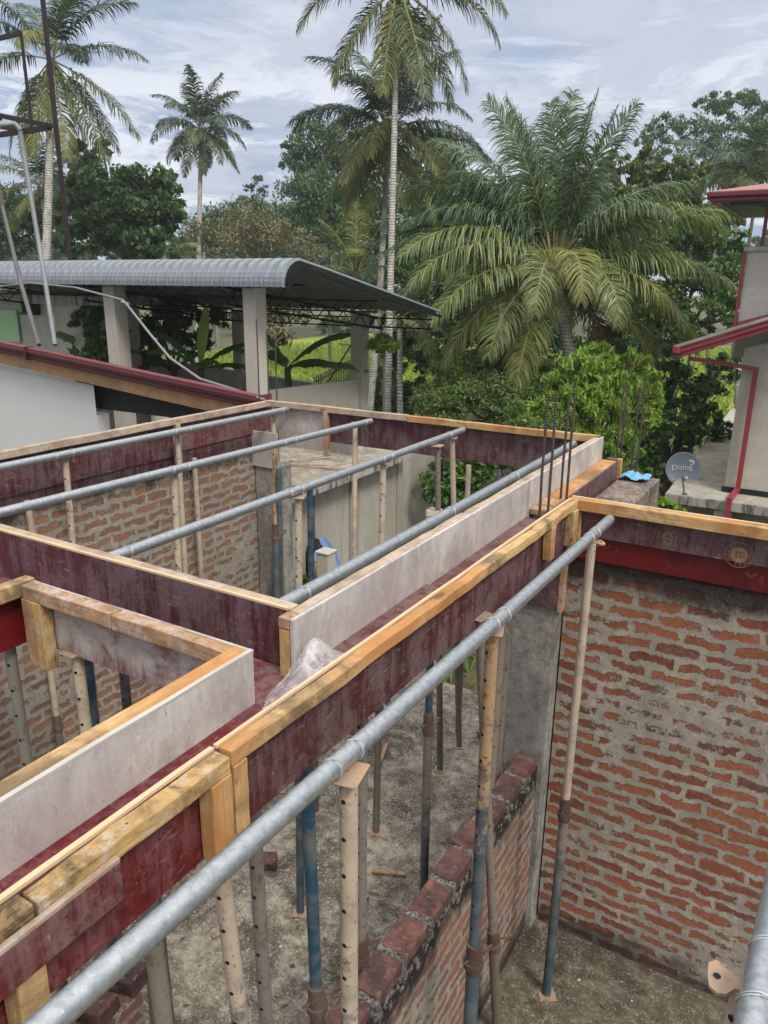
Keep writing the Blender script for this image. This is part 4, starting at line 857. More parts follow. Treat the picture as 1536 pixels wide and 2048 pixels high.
# tower
q=MB(); q.box((-1.66,15.5,5.4),(3.5,18.5,7.26)); q.obj('tower_wall','plaster_grey',T)
q=MB(); q.box((-1.72,15.44,7.26),(3.6,18.6,7.34)); q.obj('tower_coping','slab_concrete',T,bevel=.01)
q=MB(); q.bar((-1.70,15.47,5.75),(-1.70,15.47,7.30),.05,.05); q.bar((-1.64,15.44,5.98),(3.5,15.44,7.6),.06,.12); q.obj('flashing','trim_red',T)
q=MB(); q.bar((-1.45,15.6,7.34),(-1.45,15.6,8.1),.06,.06); q.obj('tower_post','trim_red',T)
q=MB(); q.bar((-1.25,15.8,7.34),(-1.25,15.8,8.2),.09,.09); q.bar((-1.2,16,8.0),(-1.9,14.9,8.06),.06,.06); q.bar((-.9,18,7.34),(-.9,18,8.2),.08,.08); q.bar((-2.0,15.0,8.03),(3,15.0,8.03),.06,.08); q.bar((-1.3,14.8,8.08),(-1.3,18,8.2),.07,.09); q.obj('roof_frame','steel_blue_grey',T)
q=MB(); q.bar((-2.26,14.5,8.13),(3,14.5,8.13),.10,.09,1); q.bar((-2.24,14.53,8.045),(3,14.53,8.045),.08,.07,1); q.bar((-2.26,14.5,8.12),(-2.26,19.5,8.12),.10,.12,1); q.obj('tower_gutter','gutter_maroon',T,bevel=.02)
q=MB(); q.add([(-2.3,14.5,8.18),(4,14.5,8.18),(4,17.0,8.72),(.2,17.0,8.72)],[(0,1,2,3)]); q.add([(-2.3,14.5,8.18),(.2,17,8.72),(.2,17.2,8.72),(-2.3,19.6,8.18)],[(0,1,2,3)]); o=q.obj('tower_roof','tile_pink',T); o.modifiers.new('s','SOLIDIFY').thickness=.03
q=MB(); q.box((-2.2,14.6,8.10),(3,19,8.12)); q.obj('tower_soffit','steel_blue_grey',T)
# ---- satellite dish
C=PD(1367,938,14.9); T=thing('satellite_dish','grey round satellite dish with white lettering on the canopy slab corner','satellite dish',(C[0]+.02,C[1]+.25,3.0))
R=.335; toC=np.array((-C[0],-C[1],CZ-C[2])); toC/=np.linalg.norm(toC); nrm=toC+np.array((0.05,0,.12)); nrm/=np.linalg.norm(nrm)
ex=np.cross((0,0,1.),nrm); ex/=np.linalg.norm(ex); ey=np.cross(nrm,ex)
q=MB(); V=[];F=[]; nr=10; ns=40
for k in range(nr+1):
    r=R*k/nr
    for i in range(ns): a=2*math.pi*i/ns; V.append(C+ex*r*math.cos(a)*.97+ey*r*math.sin(a)+nrm*(-.05+.05*(k/nr)**2))
for k in range(nr):
    for i in range(ns): F.append((k*ns+i,(k+1)*ns+i,(k+1)*ns+(i+1)%ns,k*ns+(i+1)%ns))
q.add(V,F,0,True); o=q.obj('reflector','dish_grey',T); o.modifiers.new('s','SOLIDIFY').thickness=.006
q=MB(); q.tube([C+ex*R*math.cos(a)*.97+ey*R*math.sin(a) for a in np.linspace(0,2*math.pi,49)],.007,6,cap=False); q.obj('rim','dish_rim',T)
MR=Matrix((( ex[0],ey[0],nrm[0],0),(ex[1],ey[1],nrm[1],0),(ex[2],ey[2],nrm[2],0),(0,0,0,1)))
c=C+ex*-.03+ey*.03-nrm*.030; 
o=text(T,'Dialog',c[0],c[1],c[2],.15,math.radians(7),'print_white','lettering',MR,.012)
q=MB()
def dp(u,v2,w=-.022): return C+ex*u+ey*v2+nrm*w
q.tube([dp(.085,.20),dp(.11,.185),dp(.145,.175),dp(.175,.155),dp(.178,.125),dp(.15,.105),dp(.11,.095)],[.006,.016,.022,.024,.020,.014,.006],8)
q.tube([dp(.09,.17),dp(.12,.16),dp(.15,.15)],[.008,.014,.01],8)
q.obj('emblem','print_white',T)
F0=C+ex*.055-ey*.20+nrm*.30
q=MB(); q.tube([F0,F0-nrm*.05],.026,12); q.sph(F0+nrm*.01,.027,10,6); q.obj('receiver','lnb_cream',T)
q=MB(); q.tube([C-ey*R*.98-ex*.04-nrm*.02,C-ey*.33-ex*.01+nrm*.1,F0-nrm*.03],.010,8); q.obj('feed_arm','black_steel',T)
q=MB(); bs=np.array((C[0]+.02,C[1]+.25,3.005)); bs=PZ(1369,989,3.005); q.tube([C-nrm*.08,C-nrm*.14-ey*.12,bs],.014,8); q.tube([bs,bs+np.array((.0,0,.02))],.05,10); q.obj('mast','steel_blue_grey',T)
# ---- things at the foot of the far bay
T=thing('gate_post','pale plastered post with whitened cap behind the third pipe','post',(-4.9,7.2,0))
P=PD(652,1105,8.6); q=MB(); q.box((P[0]-.08,P[1]-.08,0),(P[0]+.08,P[1]+.08,P[2])); q.obj('shaft','plaster_beige',T,bevel=.01)
q=MB(); q.box((P[0]-.095,P[1]-.095,P[2]+.002),(P[0]+.095,P[1]+.095,P[2]+.03)); q.obj('cap','stucco_post',T,bevel=.012)
q=MB(); A=PD(645,1070,9.2);B2=PD(622,1120,9.0);C2=PD(685,1145,9.0); D2=PD(672,1100,9.3)
q.add([A,B2,C2,D2,A-(0,0,.02),B2-(0,0,.02),C2-(0,0,.02),D2-(0,0,.02)],[(0,1,2,3),(7,6,5,4),(0,4,5,1),(1,5,6,2),(2,6,7,3),(3,7,4,0)]); tag(q.obj('tarpaulin','tarp_blue',origin=A),'folded blue tarpaulin behind the pale gate post','tarpaulin')
q=MB(); A=PD(608,1060,9.6);B2=PD(598,1095,9.5);C2=PD(618,1110,9.3); q.add([A,B2,C2,A-(0,.05,.0),B2-(0,.05,0),C2-(0,.05,.0)],[(0,1,2),(5,4,3),(0,3,4,1),(1,4,5,2),(2,5,3,0)]); tag(q.obj('metal_scrap','steel_blue_grey',origin=A),'bent grey metal scrap left of the blue tarpaulin','scrap')
q=MB(); A=PD(630,1120,9.2); q.sph(A,.14,10,8,(1,.8,2.0),.2); tag(q.obj('dark_cloth','cloth_dark',origin=A),'dark cloth hanging beside the gate post','cloth')
q=MB(); A=PD(634,1142,9.0); q.sph(A,.09,9,6,(1,1,1.1),.3); tag(q.obj('yellow_rag','rag_yellow',origin=A),'small yellow-brown bundle at the foot of the gate post','rag')
T=thing('stub_post','square stub post with hollow top beside the dull pipe','post',(-2.5,6.7,0))
P=PD(868,1018,7.0); q=MB(); q.box((P[0]-.06,P[1]-.06,2),(P[0]+.06,P[1]+.06,P[2])); q.obj('shaft','stucco_post',T,bevel=.01); q=MB(); q.box((P[0]-.045,P[1]-.045,P[2]+.001),(P[0]+.045,P[1]+.045,P[2]+.004)); q.obj('hollow','pillar_concrete',T)
# ---- fence in the field, far building
A=PD(628,760,30); B2=PD(705,745,38); T=thing('iron_fence','small dark iron fence at the field edge seen through the shed','fence',(A[0],A[1],0))
q=MB(); d=B2-A
for z in(A[2]-.1,A[2]-.75): q.bar((A[0],A[1],z),(B2[0],B2[1],z),.05,.05)
q.obj('rail','black_steel',T); q=MB()
for k in range(22): p=A+d*k/21; q.bar((p[0],p[1],A[2]-1.4),(p[0],p[1],A[2]+.12),.035,.035)
q.obj('pickets','black_steel',T)
P=PD(378,505,75); T=thing('unfinished_building','far unfinished concrete building between the trees','building',(P[0],P[1],0))
q=MB()
for i,z in enumerate((0,3.2,6.2,8.6,10.6)): q.box((P[0]-2.2,P[1]-2,z),(P[0]+1.6-.3*i,P[1]+2,z+.3))
q.obj('floor','far_concrete',T); q=MB()
for x in(-2,0,1.2):
    for y in(-1.8,1.6): q.box((P[0]+x,P[1]+y,0),(P[0]+x+.35,P[1]+y+.35,10.8 if x<1 else 9))
q.obj('column','far_concrete',T)
# ================================================================ VEGETATION
DR=np.array([r0[0],r0[1],0]); DF=np.array([fw[0],fw[1],0]); DF/=np.linalg.norm(DF)
def norm(a): return a/(np.linalg.norm(a,axis=-1,keepdims=True)+1e-9)
def leaves(C,size,asp=.45,droop=.3,jit=.6,outd=None):
    """diamond leaves; C Nx3 centres -> V,F"""
    n=len(C); d=RNG.normal(size=(n,3)); 
    if outd is not None: d=d*jit+outd
    d[:,2]-=droop; d=norm(d); s=norm(np.cross(d,RNG.normal(size=(n,3))*.55+np.array([0,0,1.]))); L=size*(.7+.6*RNG.random((n,1))); W=L*asp
    nn=np.cross(s,d); V=np.stack([C-d*L*.5,C+s*W*.5-d*L*.05+nn*W*.12,C+d*L*.5-nn*L*.08,C-s*W*.5-d*L*.05+nn*W*.12],1).reshape(-1,3)
    F=np.arange(4*n).reshape(-1,4); return V,F
def crown_points(c,r,n,clump=.28,sq=(1,1,.85),k=None):
    k=k or max(14,int(n/60)); d=norm(RNG.normal(size=(k,3))); d[:,2]=np.where(d[:,2]<-.55,-d[:,2],d[:,2])
    rad=.30+.74*RNG.random((k,1))**.6; cc=c+d*rad*r*np.array(sq); i=RNG.integers(0,k,n)
    e=norm(RNG.normal(size=(n,3)))*(RNG.random((n,1))**.45)*clump*r*(.6+.8*RNG.random((k,1))[i])*np.array([1,1,.7])
    return cc[i]+e, norm(e+.4*d[i]), cc
def tree(name,label,lobes,leaf,size,dens=1.0,base=None,group=None,asp=.45,droop=.3,cat='tree',trunk=.16,clump=.3,stem='bark',branch=True,sq=(1,1,.85)):
    Ls=[(PD(x,y,D),rp*D/FL) for x,y,D,rp in lobes]
    cen=np.mean([l[0] for l in Ls],0); 
    if base is None: base=(cen[0],cen[1],0)
    T=thing(name,label,cat,base,group)
    Vs=[];Fs=[];o=0; tips=[]
    for c,r in Ls:
        n=int(dens*5.2*math.pi*r*r/(size*size*asp*.5)); n=min(max(n,300),15000)
        P,dr,cc=crown_points(c,r,n,clump,sq); P=P[P[:,2]>.05] if True else P
        V,F=leaves(P,size,asp,droop,.7,None if True else dr); Vs.append(V);Fs.append(F+o);o+=len(V); tips.append((c,cc))
    fastmesh('crown',np.concatenate(Vs),np.concatenate(Fs),leaf,T,T['_o'])
    q=MB(); b0=np.array(base,float); low=min(l[0][2]-l[1]*.5 for l in Ls); fork=b0+(cen-b0)*.0; fork=np.array([b0[0]*.6+cen[0]*.4,b0[1]*.6+cen[1]*.4,max(.3,low)])
    q.tube([b0,(b0+fork)/2+RNG.normal(size=3)*trunk*.5,fork],[trunk*1.3,trunk,trunk*.8],8)
    for c,cc in tips:
        m=(fork+c)/2+RNG.normal(size=3)*.1*np.linalg.norm(c-fork); q.tube([fork,m,c],[trunk*.5,trunk*.3,trunk*.14],6)
        if branch:
            for t in cc[:9]: q.tube([c if random.random()<.6 else m,(c+t)/2+RNG.normal(size=3)*.08,t],[trunk*.14,trunk*.09,trunk*.03],4)
    q.obj('trunk',stem,T); return T
# ---- palms
def frond(T,par,base,az,e0,droop,L,m,nl=62,ll=None,curl=.8,roll=0,narrow=1.,rib='frond_rib',skip=0,wid=1.15):
    ll=(ll or L*.27)*narrow; nl=int(nl*1.45); n=26; pts=[np.array(base,float)]; dirs=[]
    h=DR*math.cos(math.radians(az))+DF*math.sin(math.radians(az))
    for i in range(n+1):
        s=i/n; e=math.radians(e0-droop*s**1.35); d=h*math.cos(e)+np.array([0,0,1.])*math.sin(e); dirs.append(d)
        if i<n: pts.append(pts[-1]+d*L/n)
    pts=np.array(pts); dirs=np.array(dirs); q=MB(); q.tube(list(pts[::2]),[ .030*L/4*(1-.9*k/(len(pts[::2])-1)) +.004 for k in range(len(pts[::2]))],5)
    fr=q.obj('frond_rib',rib,par); 
    s=np.linspace(.16,.995,nl); V=[];F=[];o=0
    idx=s*n; i0=np.clip(idx.astype(int),0,n-1); f=(idx-i0)[:,None]; P=pts[i0]*(1-f)+pts[i0+1]*f; D=norm(dirs[i0]*(1-f)+dirs[i0+1]*f)
    side0=np.cross(D,np.array([0,0,1.])); bad=np.linalg.norm(side0,axis=1)<.2; 
    hs=np.cross(h,np.array([0,0,1.])); side0=np.where(bad[:,None],hs,side0); side0=norm(side0+hs*.3); N=norm(np.cross(side0,D))
    ca,sa=math.cos(math.radians(roll)),math.sin(math.radians(roll)); side=side0*ca+N*sa; N=N*ca-side0*sa
    prof=np.sin(np.pi*(s*.80+.16))**.7; prof=np.clip(prof,.2,1)
    for sg in(-1,1):
        keep=RNG.random(nl)>skip
        l=(ll*prof*(.88+.24*RNG.random(nl)))[:,None]; fwd=.42+.75*s[:,None]**2.2
        d0=norm(side*sg+D*fwd+N*.10+RNG.normal(size=(nl,3))*.13)
        w=(.024*L/4*(1.1-.3*s))[:,None]*wid; g=np.array([0,0,-1.])
        p0=P; curl=curl*random.uniform(.7,1.3); p1=p0+d0*l*.36; d1=norm(d0+g*curl*(.3+.7*RNG.random((nl,1)))); p2=p1+d1*l*.36; d2=norm(d1+g*curl*1.0); p3=p2+d2*l*.3
        wn=norm(np.cross(d0,N)+RNG.normal(size=(nl,3))*.25)
        W=[(p0,w*.6),(p1,w),(p2,w*.75),(p3,w*.08)]
        A=np.stack([np.stack([p-wn*ww,p+wn*ww],1) for p,ww in W],1)[keep]  # nl,4,2,3
        k=len(A); V.append(A.reshape(-1,3)); b=(np.arange(k)*8)[:,None]+o
        for j in range(3): F.append(b+np.array([2*j,2*j+1,2*j+3,2*j+2])[None]); 
        o+=k*8
    fastmesh('frond',np.concatenate(V),np.concatenate(F),m,par,par['_o']).name='frond'
    # rib belongs to this frond
    return fr
def palm(label,cx,cy,D,base_px,L,specs,trunk_r=.14,name='coconut_palm',nuts=True,nl=56,group='coconut palms',ribm='frond_rib',ground=None,curl=.85,bend=None):
    C=PD(cx,cy,D)
    if base_px: b=PD(base_px[0],base_px[1],D); d=b-C; k=(0-C[2])/d[2] if d[2]<-.3 else 1; b=C+d*k
    else: b=np.array([C[0],C[1],0])
    T=thing(name,label,'palm tree',b,group)
    q=MB(); n=18; pts=[];rad=[]
    for i in range(n+1):
        f=i/n; p=b*(1-f)+C*f; p=p+DR*math.sin(f*math.pi)*(bend or 0); pts.append(p-(0,0,.1) if i==n else p); rad.append(trunk_r*(1.25-.45*f)*(1+.04*(i%2)))
    q.tube(pts,rad,12); q.obj('trunk','palm_trunk',T)
    q=MB(); q.tube([C-(0,0,.55),C-(0,0,.2),C+(0,0,.1)],[trunk_r*.9,trunk_r*1.5,trunk_r*.8],10)
    if nuts:
        for i in range(9): a=i*.8; q.sph(C+DR*math.cos(a)*.28+DF*math.sin(a)*.28-(0,0,.35+.12*(i%3)),.11,7,5,(1,1,1.2),.1,1)
    cr=q.obj('crown',['frond_rib_orange' if D<20 else 'frond_brown','coconut'],T)
    for sp in specs:
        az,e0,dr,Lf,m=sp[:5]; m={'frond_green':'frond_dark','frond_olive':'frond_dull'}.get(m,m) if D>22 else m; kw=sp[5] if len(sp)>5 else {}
        hh=DR*math.cos(math.radians(az))+DF*math.sin(math.radians(az))
        kw=dict(kw); kw.setdefault('nl',nl); kw.setdefault('curl',curl); kw.setdefault('rib',ribm); kw.setdefault('wid',.78+.03*max(0,D-18)); kw.setdefault('skip',.12 if D<22 else .03)
        frond(T,cr,C+hh*.10+np.array([0,0,.05+.002*e0]),az,e0,dr,Lf,m,**kw)
    return T
def autospecs(n,L,seed,emax=80,emin=-45,yellow=.25,dry=0):
    R=random.Random(seed); out=[]
    for i in range(n):
        f=i/(n-1); az=(i*137.5+R.uniform(-12,12))%360; e=emax+(emin-emax)*f**1.05; m='frond_green' if f<.55 else ('frond_olive' if R.random()>yellow*f*2 else 'frond_yellow')
        if f>.93 and dry: m='frond_brown'
        out.append((az,e,35+45*math.sin(math.pi*min(1,f*1.1))+R.uniform(-8,12),L*R.uniform(.86,1.05)*(1 if f<.8 else .88),m,dict(roll=R.uniform(-25,25))))
    return out
big=[(100,86,26,3.8,'frond_green',dict(roll=40)),(70,84,18,4.0,'frond_green',dict(roll=-35)),(190,76,34,3.9,'frond_green',dict(roll=60)),(340,78,30,3.7,'frond_green',dict(roll=-50)),(120,72,30,4.1,'frond_green',dict(roll=20)),(160,80,24,3.9,'frond_green',dict(roll=-15)),(40,82,14,3.7,'frond_green',dict(roll=35)),(0,75,8,3.6,'frond_green',dict(narrow=.5,curl=.15)),(6,66,5,3.7,'frond_green',dict(narrow=.45,curl=.15)),(355,83,6,3.75,'frond_green',dict(narrow=.45,curl=.15)),
 (178,66,60,4.2,'frond_green',dict(roll=25)),(168,56,78,4.2,'frond_green',dict(roll=-20)),(150,62,66,4.0,'frond_green'),(186,46,84,4.1,'frond_green'),(195,34,82,4.2,'frond_olive',dict(roll=15)),(175,30,66,4.3,'frond_green'),(205,22,74,4.2,'frond_olive'),
 (190,12,66,4.3,'frond_olive'),(212,4,60,4.0,'frond_olive'),(200,-20,50,3.8,'frond_yellow'),(228,-15,58,3.4,'frond_olive'),(240,-38,35,3.4,'frond_yellow'),(250,14,100,2.9,'frond_olive',dict(roll=30)),(275,26,120,2.8,'frond_yellow'),(298,10,100,3.0,'frond_olive',dict(roll=-20)),
 (322,4,66,3.7,'frond_yellow'),(345,14,52,4.3,'frond_olive'),(352,-4,62,4.3,'frond_yellow'),(335,-24,55,3.9,'frond_yellow'),(5,-20,55,4.2,'frond_olive'),(20,-38,38,3.8,'frond_brown'),(330,-45,30,3.6,'frond_brown'),(2,36,52,4.6,'frond_olive',dict(roll=-10)),(348,44,85,4.2,'frond_olive',dict(roll=20)),
 (14,52,60,4.2,'frond_green'),(325,58,100,3.3,'frond_green'),(20,24,64,4.2,'frond_olive'),(60,62,55,3.9,'frond_green'),(90,40,60,4,'frond_green'),(125,45,70,4,'frond_green'),(150,20,64,4.2,'frond_green'),(45,30,70,4,'frond_green'),(70,0,60,4,'frond_olive'),(140,-20,50,4,'frond_olive')]
palm('largest low coconut palm with yellowing lower fronds, right of centre',1108,535,18.5,(1165,760),4.4,big,.17,nl=84,bend=-.2)
p1=[(0,22,55,3.6,'frond_green',dict(roll=-15)),(355,-25,40,4.1,'frond_olive'),(335,-48,25,4.1,'frond_olive'),(20,60,65,3.9,'frond_green'),(30,75,45,3.9,'frond_green'),(180,10,62,3.4,'frond_olive'),(170,45,60,3.7,'frond_green'),(200,62,70,3.6,'frond_green'),(60,80,30,3.6,'frond_green'),(300,-66,15,3.5,'frond_yellow'),(250,-60,20,3.6,'frond_yellow'),(210,-50,30,3.7,'frond_olive'),(150,-40,40,3.6,'frond_olive'),(270,35,110,2.9,'frond_yellow'),(90,40,70,3.5,'frond_green'),(130,65,60,3.6,'frond_green'),(330,62,70,3.5,'frond_green'),(10,-70,12,3.6,'frond_brown'),(40,-40,30,3.6,'frond_olive')]
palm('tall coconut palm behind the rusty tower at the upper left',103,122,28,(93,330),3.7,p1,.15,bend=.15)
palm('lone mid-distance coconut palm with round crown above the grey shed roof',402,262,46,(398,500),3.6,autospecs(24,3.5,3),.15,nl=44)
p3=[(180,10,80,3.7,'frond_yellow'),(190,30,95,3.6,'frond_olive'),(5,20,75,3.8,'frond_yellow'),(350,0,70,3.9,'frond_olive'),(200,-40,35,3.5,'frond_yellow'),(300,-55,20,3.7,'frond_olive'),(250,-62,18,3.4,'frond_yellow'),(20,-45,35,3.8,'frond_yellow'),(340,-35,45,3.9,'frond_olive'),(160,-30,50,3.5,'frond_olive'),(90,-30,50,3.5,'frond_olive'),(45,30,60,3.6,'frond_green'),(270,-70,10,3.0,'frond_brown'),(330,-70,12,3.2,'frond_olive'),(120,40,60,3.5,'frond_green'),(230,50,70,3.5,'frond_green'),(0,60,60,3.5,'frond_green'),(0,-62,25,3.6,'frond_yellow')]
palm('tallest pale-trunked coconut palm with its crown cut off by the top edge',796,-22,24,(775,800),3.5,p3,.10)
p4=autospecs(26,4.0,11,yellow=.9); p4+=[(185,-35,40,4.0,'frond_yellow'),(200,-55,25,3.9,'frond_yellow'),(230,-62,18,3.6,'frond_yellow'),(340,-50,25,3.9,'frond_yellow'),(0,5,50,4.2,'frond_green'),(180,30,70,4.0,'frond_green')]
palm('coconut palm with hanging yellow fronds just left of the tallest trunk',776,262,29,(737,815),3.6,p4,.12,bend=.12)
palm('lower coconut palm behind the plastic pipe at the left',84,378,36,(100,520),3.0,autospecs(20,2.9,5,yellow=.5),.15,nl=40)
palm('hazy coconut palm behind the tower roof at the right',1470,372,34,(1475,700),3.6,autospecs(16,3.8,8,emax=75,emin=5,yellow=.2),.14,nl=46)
palm('young bright yellow-green palm behind the shed roof end',712,548,27,None,2.0,[(a,e,d,l,m) for a,e,d,l,m in ((90,82,10,2.3,'frond_yellow'),(0,70,35,2.2,'frond_green'),(180,70,40,2.1,'frond_yellow'),(180,45,60,2.2,'frond_olive'),(0,45,65,2.2,'frond_olive'),(190,20,70,2.1,'frond_yellow'),(350,20,60,2.1,'frond_green'),(270,50,80,1.9,'frond_yellow'),(20,60,40,2.2,'frond_green'),(160,60,45,2.2,'frond_green'))],.12,nuts=False,nl=40,name='young_palm')
palm('small dark slender palm trunk left of the largest palm',1003,520,24,(1000,700),2.5,autospecs(12,2.6,21,emax=60,emin=-20,yellow=.6),.10,nuts=False,nl=40)
palm('small palm with drooping yellow fronds between the tall trunk and the round shrub',800,640,20,(800,800),1.6,[(350,-5,60,1.9,'frond_yellow'),(330,-30,50,1.9,'frond_yellow'),(180,20,60,1.6,'frond_olive'),(300,0,80,1.7,'frond_yellow'),(20,30,60,1.7,'frond_green')],.08,nuts=False,nl=36,name='young_palm')
palm('stunted bright palm just above the shed roof beside the lone palm trunk',352,512,44,None,1.6,autospecs(10,2.0,31,emax=80,emin=10,yellow=.9),.1,nuts=False,nl=30,name='young_palm')
# ---- broadleaf trees
G='broadleaf trees beyond the sheds'
tree('leafy_tree','dark dense vine-covered tree above the shed roof at the left',[(210,395,34,70),(290,400,33,70),(240,460,32,80),(330,455,33,55),(170,440,34,70),(195,340,35,38),(320,380,34,40),(345,430,33,36),(205,300,35,20),(180,485,32,60),(250,490,32,60),(320,495,32,46),(270,360,35,30),(150,300,36,20)],'leaf_dark',.28,1.0,group=G,asp=.6)
tree('leafy_tree','dark tree filling the left edge behind the plastic pipes',[(20,430,42,60),(0,480,41,60),(90,470,42,60),(130,400,43,50),(160,330,44,32)],'leaf_dark_blue',.32,1,group=G)
tree('leafy_tree','feathery mid-green tree rising left of the hanging yellow fronds',[(640,290,52,52),(600,325,52,40),(660,350,52,60),(690,260,53,30),(620,400,50,60),(700,420,50,60),(575,300,53,16),(720,330,52,45),(650,440,50,60),(720,470,50,50)],'leaf_far',.27,.8,group=G,clump=.36,trunk=.1)
tree('leafy_tree','mid-green tree right of the hanging yellow fronds',[(870,300,52,40),(860,360,50,55),(900,345,50,45),(830,420,48,60),(900,430,48,60),(820,330,50,30),(850,480,48,50)],'leaf_far',.27,.8,group=G,clump=.36,trunk=.1)
tree('bare_bush','brownish sparse thorny bush above the middle of the shed roof',[(400,470,46,34),(480,450,46,48),(530,470,45,50),(440,465,46,34),(570,480,44,40),(480,500,44,50),(600,500,44,40)],'leaf_dry',.22,.34,group=G,clump=.5,trunk=.1)
tree('sapling','thin wispy sapling top standing above the brownish bush',[(515,362,50,13),(502,378,50,13),(528,385,50,14),(512,402,50,16),(520,420,50,16)],'leaf_far',.16,.22,trunk=.04,clump=.4)
tree('leafy_tree','tall open-crowned tree at the upper right with sky showing through',[(1430,215,58,38),(1475,225,58,40),(1500,205,58,26),(1330,262,58,34),(1370,255,58,26),(1400,285,57,40),(1450,290,57,48),(1320,300,57,26),(1510,290,57,46),(1290,285,58,22),(1440,340,57,60),(1340,330,57,40),(1500,340,57,40)],'leaf_far',.30,.5,group=G,clump=.36,trunk=.1,base=tuple(PD(1420,700,57)[:2])+(0,))
tree('leafy_tree','tree at the far right edge behind the hazy palm',[(1530,240,62,40),(1540,330,60,50),(1500,360,58,50)],'leaf_far',.42,.8,group=G)
tree('leafy_tree','olive-green rounded tree right of the largest palm',[(1280,360,30,46),(1340,370,29,50),(1380,400,28,44),(1310,420,28,60),(1230,340,31,34),(1260,420,29,50),(1390,350,29,28),(1200,380,31,40),(1410,440,28,50),(1330,440,28,60),(1240,400,30,50),(1290,330,31,34),(1220,450,30,50)],'leaf_olive',.24,1,group=G,asp=.5)
tree('leafy_tree','large dark green tree mass between the largest palm and the tower',[(1430,470,25,58),(1370,500,25,70),(1300,520,25,70),(1440,560,24,60),(1380,590,24,70),(1300,610,25,60),(1450,640,24,50),(1240,560,26,60),(1470,520,25,40),(1350,660,24,60)],'leaf_mid',.2,.95,group=G,asp=.5)
tree('leafy_tree','shadowy dark tree behind the fronds left of the largest palm',[(860,500,30,60),(930,520,29,60),(990,560,29,55),(850,590,28,60),(920,620,28,60),(1060,600,28,60),(980,650,27,45),(880,680,26,55),(1180,600,28,60),(1100,650,27,50)],'leaf_dark',.24,1,group=G,asp=.5)
tree('leafy_tree','dark tree filling the gap behind the upright fronds',[(1010,430,34,60),(960,400,36,50),(1080,440,34,60),(1160,420,33,60),(1240,470,32,50),(900,440,36,50)],'leaf_dark_blue',.26,1,group=G,clump=.38)
tree('leafy_tree','dark overgrown tree beside the lower roof of the right house',[(1350,760,19,50),(1410,800,18.5,55),(1360,850,18,60),(1440,740,20,40),(1300,800,19,50),(1330,890,19,50),(1420,860,19,40),(1280,880,18,50),(1290,940,18,40),(1380,700,21,40)],'leaf_dark',.17,.8,group=G,asp=.5)
tree('round_shrub','broad fine-leaved dusky green shrub at the centre right',[(920,770,19,64),(990,750,19,62),(1050,770,18.5,60),(880,795,19,48),(1000,800,18,62),(1080,800,18,48),(940,810,18,60),(1040,730,19.5,42),(860,820,18.5,38),(975,722,19.5,34),(1010,835,17.5,50),(900,830,17.8,46),(1090,760,18.5,44)],'leaf_shrub',.13,1.0,cat='shrub',asp=.34,droop=0,clump=.34,trunk=.05,sq=(1,1,.85))
tree('leafy_bush','bright green bush with drooping pointed leaves behind the steel rods',[(1160,760,12.5,56),(1190,720,12.6,42),(1240,790,12.4,56),(1260,730,12.6,36),(1130,820,12.3,52),(1200,840,12.2,62),(1280,850,12.3,48),(1150,890,12.1,52),(1230,900,12,56),(1300,800,12.6,34),(1085,830,12.2,34),(1060,870,12.1,34),(1110,770,12.8,34),(1215,770,12.8,44),(1300,760,12.9,26),(1180,810,12.6,50)],'leaf_bright',.15,1.1,cat='bush',asp=.27,droop=1.1,clump=.28,trunk=.06)
tree('leafy_bush','darker broad-leaved undergrowth below the far formwork panel',[(930,900,11,55),(1000,930,10.8,60),(1070,960,10.6,60),(1120,940,10.8,50),(900,960,11,50),(960,985,10.8,55),(1030,860,11.3,40),(880,1000,11,40),(1180,960,11.4,55),(1100,880,11.4,45)],'leaf_mid',.14,.9,cat='bush',asp=.5,droop=.3,trunk=.05)
tree('leafy_bush','broad-leaved bush beside the satellite dish',[(1290,905,15.5,36),(1320,870,15.8,30),(1300,945,15.4,30),(1270,960,14,34),(1285,990,13.5,24),(1420,900,24,30)],'leaf_mid',.15,.9,cat='bush',asp=.6,droop=.3,trunk=.05)
tree('leafy_bush','low bright-leaved plant just above the orange rail at right',[(1290,1020,11.2,24),(1330,1022,11.2,22),(1312,1010,11.3,18),(1355,1030,11.2,14)],'leaf_bright',.15,1.2,cat='bush',asp=.55,droop=.4,trunk=.03)
tree('fruit_tree','broad-leaved fruit tree seen between the shed pillars',[(320,640,19,46),(360,620,19,44),(300,600,19,34),(350,680,18.5,50),(420,640,19.5,34),(290,680,18.5,40),(390,690,18.5,36),(300,730,18.5,40)],'leaf_olive',.24,.9,group=G,asp=.36,droop=.5,trunk=.1)
tree('bare_bush','brownish thicket behind the banana plants in the shed opening',[(540,640,26,46),(585,630,26,38),(450,620,26,34),(540,690,25,40)],'leaf_dry',.2,.6,group=G,clump=.5,trunk=.06)
tree('leafy_bush','small bush left of the first shed pillar',[(180,690,16,36),(165,640,16.5,30),(195,630,16.5,24),(190,730,16,36)],'leaf_mid',.16,.9,cat='bush',trunk=.05)
tree('papaya_plant','small papaya plant with light green leaves beside the pale trunk',[(768,688,16,20),(750,694,16,15),(786,696,16,14)],'leaf_bright',.20,.5,cat='plant',asp=.3,droop=.4,trunk=.04)
tree('leafy_bush','undergrowth behind the foot of the two tall palm trunks',[(720,800,31,50),(790,810,31,46),(840,790,31,40),(760,770,32,36)],'leaf_dark',.16,.9,cat='bush',trunk=.05)
tree('leafy_bush','bush in front of the road between the trunks',[(820,720,30,60),(870,740,29,50),(700,660,70,30),(660,655,75,26)],'leaf_dark',.3,.8,cat='bush',trunk=.06)
